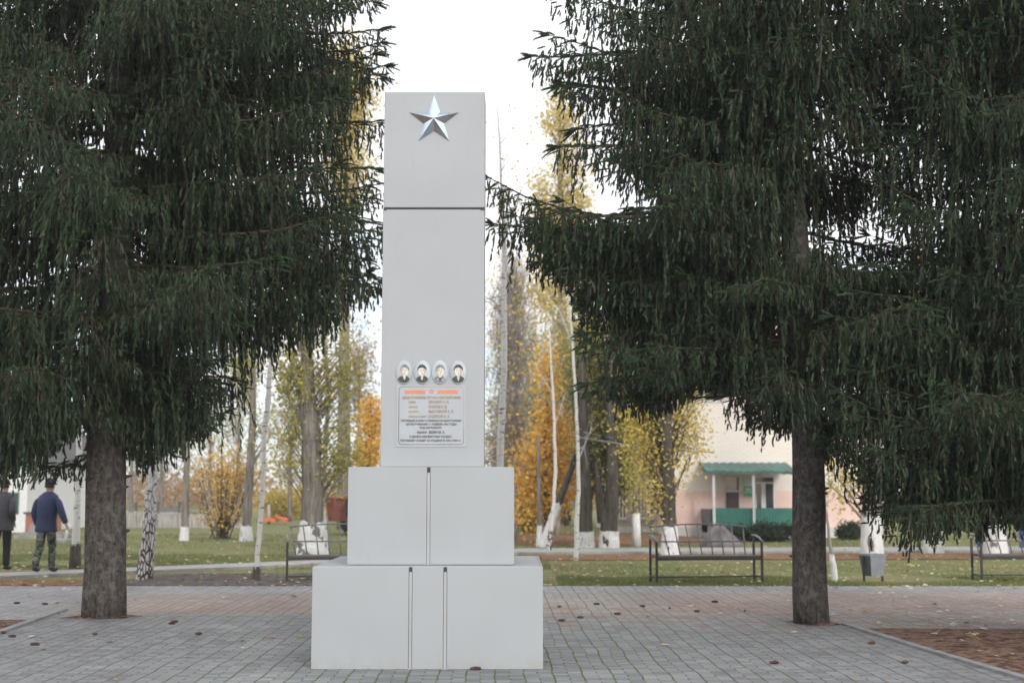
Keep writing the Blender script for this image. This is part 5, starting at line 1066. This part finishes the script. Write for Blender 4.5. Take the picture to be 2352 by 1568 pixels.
    for h, kn, an, toe in (J['legL'], J['legR']):
        heel = (an[0], an[1] - .045, max(an[2] - .045, .04)); skin('shoe', [((an[0], an[1], an[2]), .055), (heel, .056), (toe, (.056, .042))], [(0, 1), (1, 2)], M['boot'], r)
    # face, hair, cap built as lofts round the head
    hx, hy, hz_ = head; hz_ += .03
    f = MB(); f.tube([(hx, hy + .085, hz_ + .02), (hx, hy + .105, hz_ - .015), (hx, hy + .09, hz_ - .025)], [.009, .014, .008], 6)
    for s in (-1, 1): f.tube([(hx + s * .082, hy - .01, hz_ + .03), (hx + s * .09, hy - .012, hz_), (hx + s * .083, hy - .006, hz_ - .03)], [.010, .014, .008], 6)
    f.build('face_details', M['skin'], r)
    e = MB()
    for s in (-1, 1): e.tube([(hx + s * .03, hy + .088, hz_ + .022), (hx + s * .03, hy + .097, hz_ + .022)], [.010, .006], 6)
    e.tube([(hx - .022, hy + .088, hz_ - .052), (hx + .022, hy + .088, hz_ - .052)], .005, 5); e.build('eyes_and_mouth', M['hair'], r)
    def dome(z0, z1, rx, ry, oy, name, mt, front=1.0):
        rings = []
        for i in range(7):
            t = i / 6; z = z0 + (z1 - z0) * math.sin(t * PI / 2); q = max(math.cos(t * PI / 2), .08)
            rings.append([(hx + rx * q * math.cos(a), hy + oy + ry * q * math.sin(a) * (front if math.sin(a) > 0 else 1), z) for a in np.linspace(0, 2 * PI, 19)[:-1]])
        MB().loft(rings).build(name, mt, r)
    dome(hz_ - .03, hz_ + .135, .092, .108, -.022, 'hair', M['hair'], .6)
    if capped:
        dome(hz_ + .035, hz_ + .155, .10, .115, -.005, 'cap', M['cap'])
        MB().loft([[(hx + .07 * c, hy + .08 + .0 * abs(c), hz_ + .04 + d) for c, d in ((-1, 0), (1, 0), (1, .008), (-1, .008))], [(hx + .05 * c, hy + .165, hz_ + .025 + d) for c, d in ((-1, 0), (1, 0), (1, .006), (-1, .006))]]).build('cap_peak', M['cap'], r)
    skin('collar', [((neck[0], neck[1], neck[2] - .03), (.088, .08)), ((neck[0], neck[1] - .01, neck[2] + .045), (.078, .075))], [(0, 1)], M['collar'], r, 1)
    return r
ga = G(102, 1321)
person((ga[0], ga[1], .066), math.radians(-14), 'man in a navy jacket, dark cap and camouflage trousers walking away', M['jacket_navy'], M['camo'],
       dict(hip=(.0, 0, .92), chest=(.02, -.01, 1.27), neck=(.03, .01, 1.47), head=(.035, .04, 1.58), armL=((-.19, -.01, 1.38), (-.25, -.03, 1.1), (-.22, .05, .86)), armR=((.23, -.01, 1.38), (.34, -.04, 1.13), (.43, -.02, .90)),
            legL=((-.09, 0, .86), (-.10, -.02, .48), (-.10, -.16, .11), (-.10, -.04, .04)), legR=((.09, 0, .86), (.07, .12, .48), (.05, .15, .09), (.10, .28, .04))))
gm = G(4, 1316)
person((gm[0], gm[1], .066), math.radians(-8), 'man in a charcoal jacket and black trousers walking at the edge of view', M['jacket_grey'], M['trouser_black'],
       dict(hip=(-.02, 0, .92), chest=(-.03, 0, 1.27), neck=(-.03, .02, 1.47), head=(-.03, .05, 1.58), armL=((-.22, -.01, 1.38), (-.27, -.05, 1.1), (-.26, .05, .86)), armR=((.17, -.01, 1.38), (.21, -.10, 1.12), (.17, .06, .93)),
            legL=((-.11, 0, .86), (-.14, -.08, .48), (-.15, -.22, .12), (-.15, -.10, .05)), legR=((.07, 0, .86), (.04, .08, .48), (.06, .04, .09), (.09, .17, .035))))

# ---------------------------------------------------------------- cones
M['cone'] = paint('spruce_cone', (.12, .062, .045), .8, .3, 30)
def cone_mesh():
    mb = MB(); n = 22; L_ = .11
    mb.tube([(-L_ / 2, 0, 0), (-L_ * .3, 0, 0), (L_ * .2, 0, 0), (L_ / 2, 0, 0)], [.006, .016, .015, .004], 10)
    for i in range(n):
        for k in range(7):
            t = (i + .3) / n; a = 2 * PI * (k + .5 * (i % 2)) / 7; R_ = .021 * math.sin(PI * (.08 + .84 * t)) ** .6
            x = -L_ / 2 + L_ * t; c, s = math.cos(a), math.sin(a); dx = .012; w = .0085
            p = [(x, R_ * c * .7 - s * w, R_ * s * .7 + c * w), (x, R_ * c * .7 + s * w, R_ * s * .7 - c * w), (x + dx, R_ * 1.12 * c + s * w * .6, R_ * 1.12 * s - c * w * .6), (x + dx + .003, R_ * 1.15 * c, R_ * 1.15 * s), (x + dx, R_ * 1.12 * c - s * w * .6, R_ * 1.12 * s + c * w * .6)]
            mb.add(p, [(0, 1, 2, 3, 4)])
    return mb
cones = [(400, 1433, 8, 'topmost cone of the touching pair on the platform east of the big western trunk'), (394, 1437, -5, 'lower cone of the touching pair on the platform east of the big western trunk'),
 (455, 1461, 0, 'reddish cone lying on pavers nearest the pair of touching cones'), (217, 1462, 60, 'small cone lying end-on just in front of the western spruce trunk'), (79, 1486, 0, 'rusty cone lying nearest the lower left corner'),
 (4, 1459, 20, 'cone cut by the frame edge next to the western kerb'), (27, 1467, 0, 'pale greyish cone beside the one at the frame edge'), (38, 1388, 0, 'dark cone on the paving west of the kerb, left one of two'), (102, 1390, 10, 'dark cone on the paving west of the kerb, right one of two'),
 (1094, 1530, 3, 'cone touching the front foot of the monument'), (1289, 1430, 0, 'cone lying closest to the eastern side of the monument'), (1332, 1423, 8, 'second cone east of the monument on the platform edge'), (1417, 1413, -6, 'fat cone on the platform edge farther east of the monument'),
 (1284, 1396, 20, 'small dark cone on the worn paving nearest the monument'), (1370, 1390, 0, 'dark cone on worn paving between monument and bench'), (1475, 1395, 0, 'flattened dark cone clump on the worn paving'), (1538, 1400, 70, 'round dark end-on cone on the worn paving'), (1641, 1385, 0, 'dark cone on worn paving below the bench in front of the porch'), (1600, 1407, 5, 'brown cone at the back edge of the platform'), (1711, 1406, 80, 'upright looking cone west of the eastern spruce trunk'),
 (1777, 1529, -4, 'large brown cone on the pavers south of the eastern spruce'), (2001, 1483, 10, 'cone near the needle bed kerb'), (2078, 1528, 25, 'dark curved cone nearest the lower right corner')]
cm = None
for i, (u, v, rz, lab) in enumerate(cones):
    x, y = G(u, v); zc = .020 + .014 if y < 17.3 else .026
    if cm is None: o = cone_mesh().build('spruce_cone', M['cone']); cm = o
    else: o = cm.copy(); COL.objects.link(o)
    if i == 9: y = D0 - .035
    o.location = (x, y, zc); o.rotation_euler = (random.uniform(0, 6), 0, math.radians(rz)); s = (.55 if i in (3, 13, 16, 19) else .72) * random.uniform(.9, 1.1); o.scale = (s, s, s)
    tag(o, lab, 'cone', 'fallen spruce cones on the paving')
# ---------------------------------------------------------------- leaves and grass (uncountable)
g = np.random.default_rng(77)
def leaf_stuff(name, xy, z, size, mat, label, cat, seed, flat=.35, pull=0):
    g = np.random.default_rng(seed); n = len(xy); p = np.stack([xy[:, 0], xy[:, 1], z + g.random(n) * .012], 1); th = g.uniform(0, 2 * PI, n)
    a = np.stack([np.cos(th), np.sin(th), g.normal(0, flat * .5, n)], 1); b = np.stack([-np.sin(th), np.cos(th), g.normal(0, flat, n)], 1); s = (size * g.uniform(.5, 1.3, n))[:, None]
    c = [p - a * s * .5, p - a * s * .15 + b * s * .36, p + a * s * .25 + b * s * .25, p + a * s * .5, p + a * s * .2 - b * s * .3 + [0, 0, .006], p - a * s * .2 - b * s * .34]
    co = np.stack(c, 1); co[:, :, 2] = np.maximum(co[:, :, 2], np.reshape(z, (-1, 1)) + .004)
    o = tri_mesh(name, co.reshape(-1, 3), 6, mat, None, {'rnd': np.repeat(g.random(n), 6)}); tag(o, label, cat, None, 'stuff')
def scat(n, x0, x1, y0, y1): return np.stack([g.uniform(x0, x1, n), g.uniform(y0, y1, n)], 1)
lawn = np.concatenate([scat(1700, -14, 16, 23.0, 31), scat(1900, -20, 24, 31, 50)]); 
leaf_stuff('fallen_leaves', lawn, np.full(len(lawn), .045), .085, M['litter'], 'yellow and brown leaves scattered over the lawn', 'leaves', 1)
pv = np.concatenate([scat(60, -8, 4, 17.5, 22.8), scat(230, 3.9, 11, 16.2, 22.8), scat(26, -5.5, 3.6, 11, 17.2), scat(150, 1, 14, 22.0, 22.95), scat(110, -12, 1, 22.3, 22.95)])
leaf_stuff('fallen_leaves', pv, np.full(len(pv), .024), .085, M['litter'], 'pale leaves dropped on the paving', 'leaves', 2)
nb = scat(420, 4.5, 9.5, 9, 16); leaf_stuff('fallen_leaves', nb, np.full(len(nb), .06), .09, M['litter'], 'pale leaves lying on the brown needle bed', 'leaves', 3)
def blades(n, x0, x1, y0, y1, h, seed, bias=1.0):
    g = np.random.default_rng(seed); x = g.uniform(x0, x1, n); y = y0 + (y1 - y0) * g.random(n) ** bias; p = np.stack([x, y, np.full(n, -.005)], 1)
    hh = h * g.uniform(.5, 1.3, n) * (.6 + .5 * np.sin(x * 1.7 + y) ** 2); th = g.uniform(0, 2 * PI, n); w = np.stack([np.cos(th), np.sin(th), np.zeros(n)], 1) * .006 * (y / 24)[:, None]; ln = np.stack([g.normal(0, .35, n), g.normal(0, .35, n), np.ones(n)], 1) * hh[:, None]
    return np.stack([p - w, p + w, p + ln], 1).reshape(-1, 3), np.repeat(g.random(n), 3)
def inpath(co): return co
A_ = [blades(60000, .8, 16, 22.85, 25.2, .06, 1), blades(16000, -12, .8, 22.9, 24.4, .035, 2), blades(60000, -16, .8, 27.6, 34, .06, 3), blades(50000, -22, 26, 34, 50, .07, 4), blades(14000, .8, 16, 25.2, 30, .05, 5), blades(900, 4.7, 9.5, 10, 15.8, .05, 6)]
co = np.concatenate([a[0] for a in A_]); rv = np.concatenate([a[1] for a in A_])
c3 = co.reshape(-1, 3, 3); xx, yy_ = c3[:, 0, 0], c3[:, 0, 1]
gp1, gp2, gp3 = G(-260, 1336), G(1190, 1268), G(2500, 1262)
yp = np.interp(xx, [gp1[0], G(700, 1297)[0], gp2[0], gp3[0]], [gp1[1], G(700, 1297)[1], gp2[1], gp3[1]]); keep = np.abs(yy_ - yp) > np.interp(xx, [gp1[0], gp2[0]], [.75, 1.3])
patch = (np.sin(xx * .9 + 1.3 * np.sin(yy_ * .7)) + np.sin(yy_ * 1.1 + xx * .37)) > -1.1
keep &= patch
co = c3[keep].reshape(-1, 3); rv = rv.reshape(-1, 3)[keep].ravel()
o = tri_mesh('grass', co, 3, M['blade'], None, {'rnd': rv}); tag(o, 'short autumn grass of the lawn', 'grass', None, 'stuff')

# ---------------------------------------------------------------- haze: added volume that lifts the darks like a lens veil
hb = MB().box(-350, 350, -40, 420, -1.2, 26); ho = hb.build('haze', bpy.data.materials.new('veil_haze')); hm = ho.data.materials[0]; hm.use_nodes = True; t = hm.node_tree; t.nodes.clear()
o_ = t.nodes.new('ShaderNodeOutputMaterial'); v = t.nodes.new('ShaderNodeVolumePrincipled'); v.inputs['Color'].default_value = (.95, .96, 1, 1); v.inputs['Density'].default_value = .0007; v.inputs['Anisotropy'].default_value = .0
t.links.new(v.outputs[0], o_.inputs['Volume']); tag(ho, 'thin added haze that veils the square and lifts its darks', 'haze', None, 'stuff')
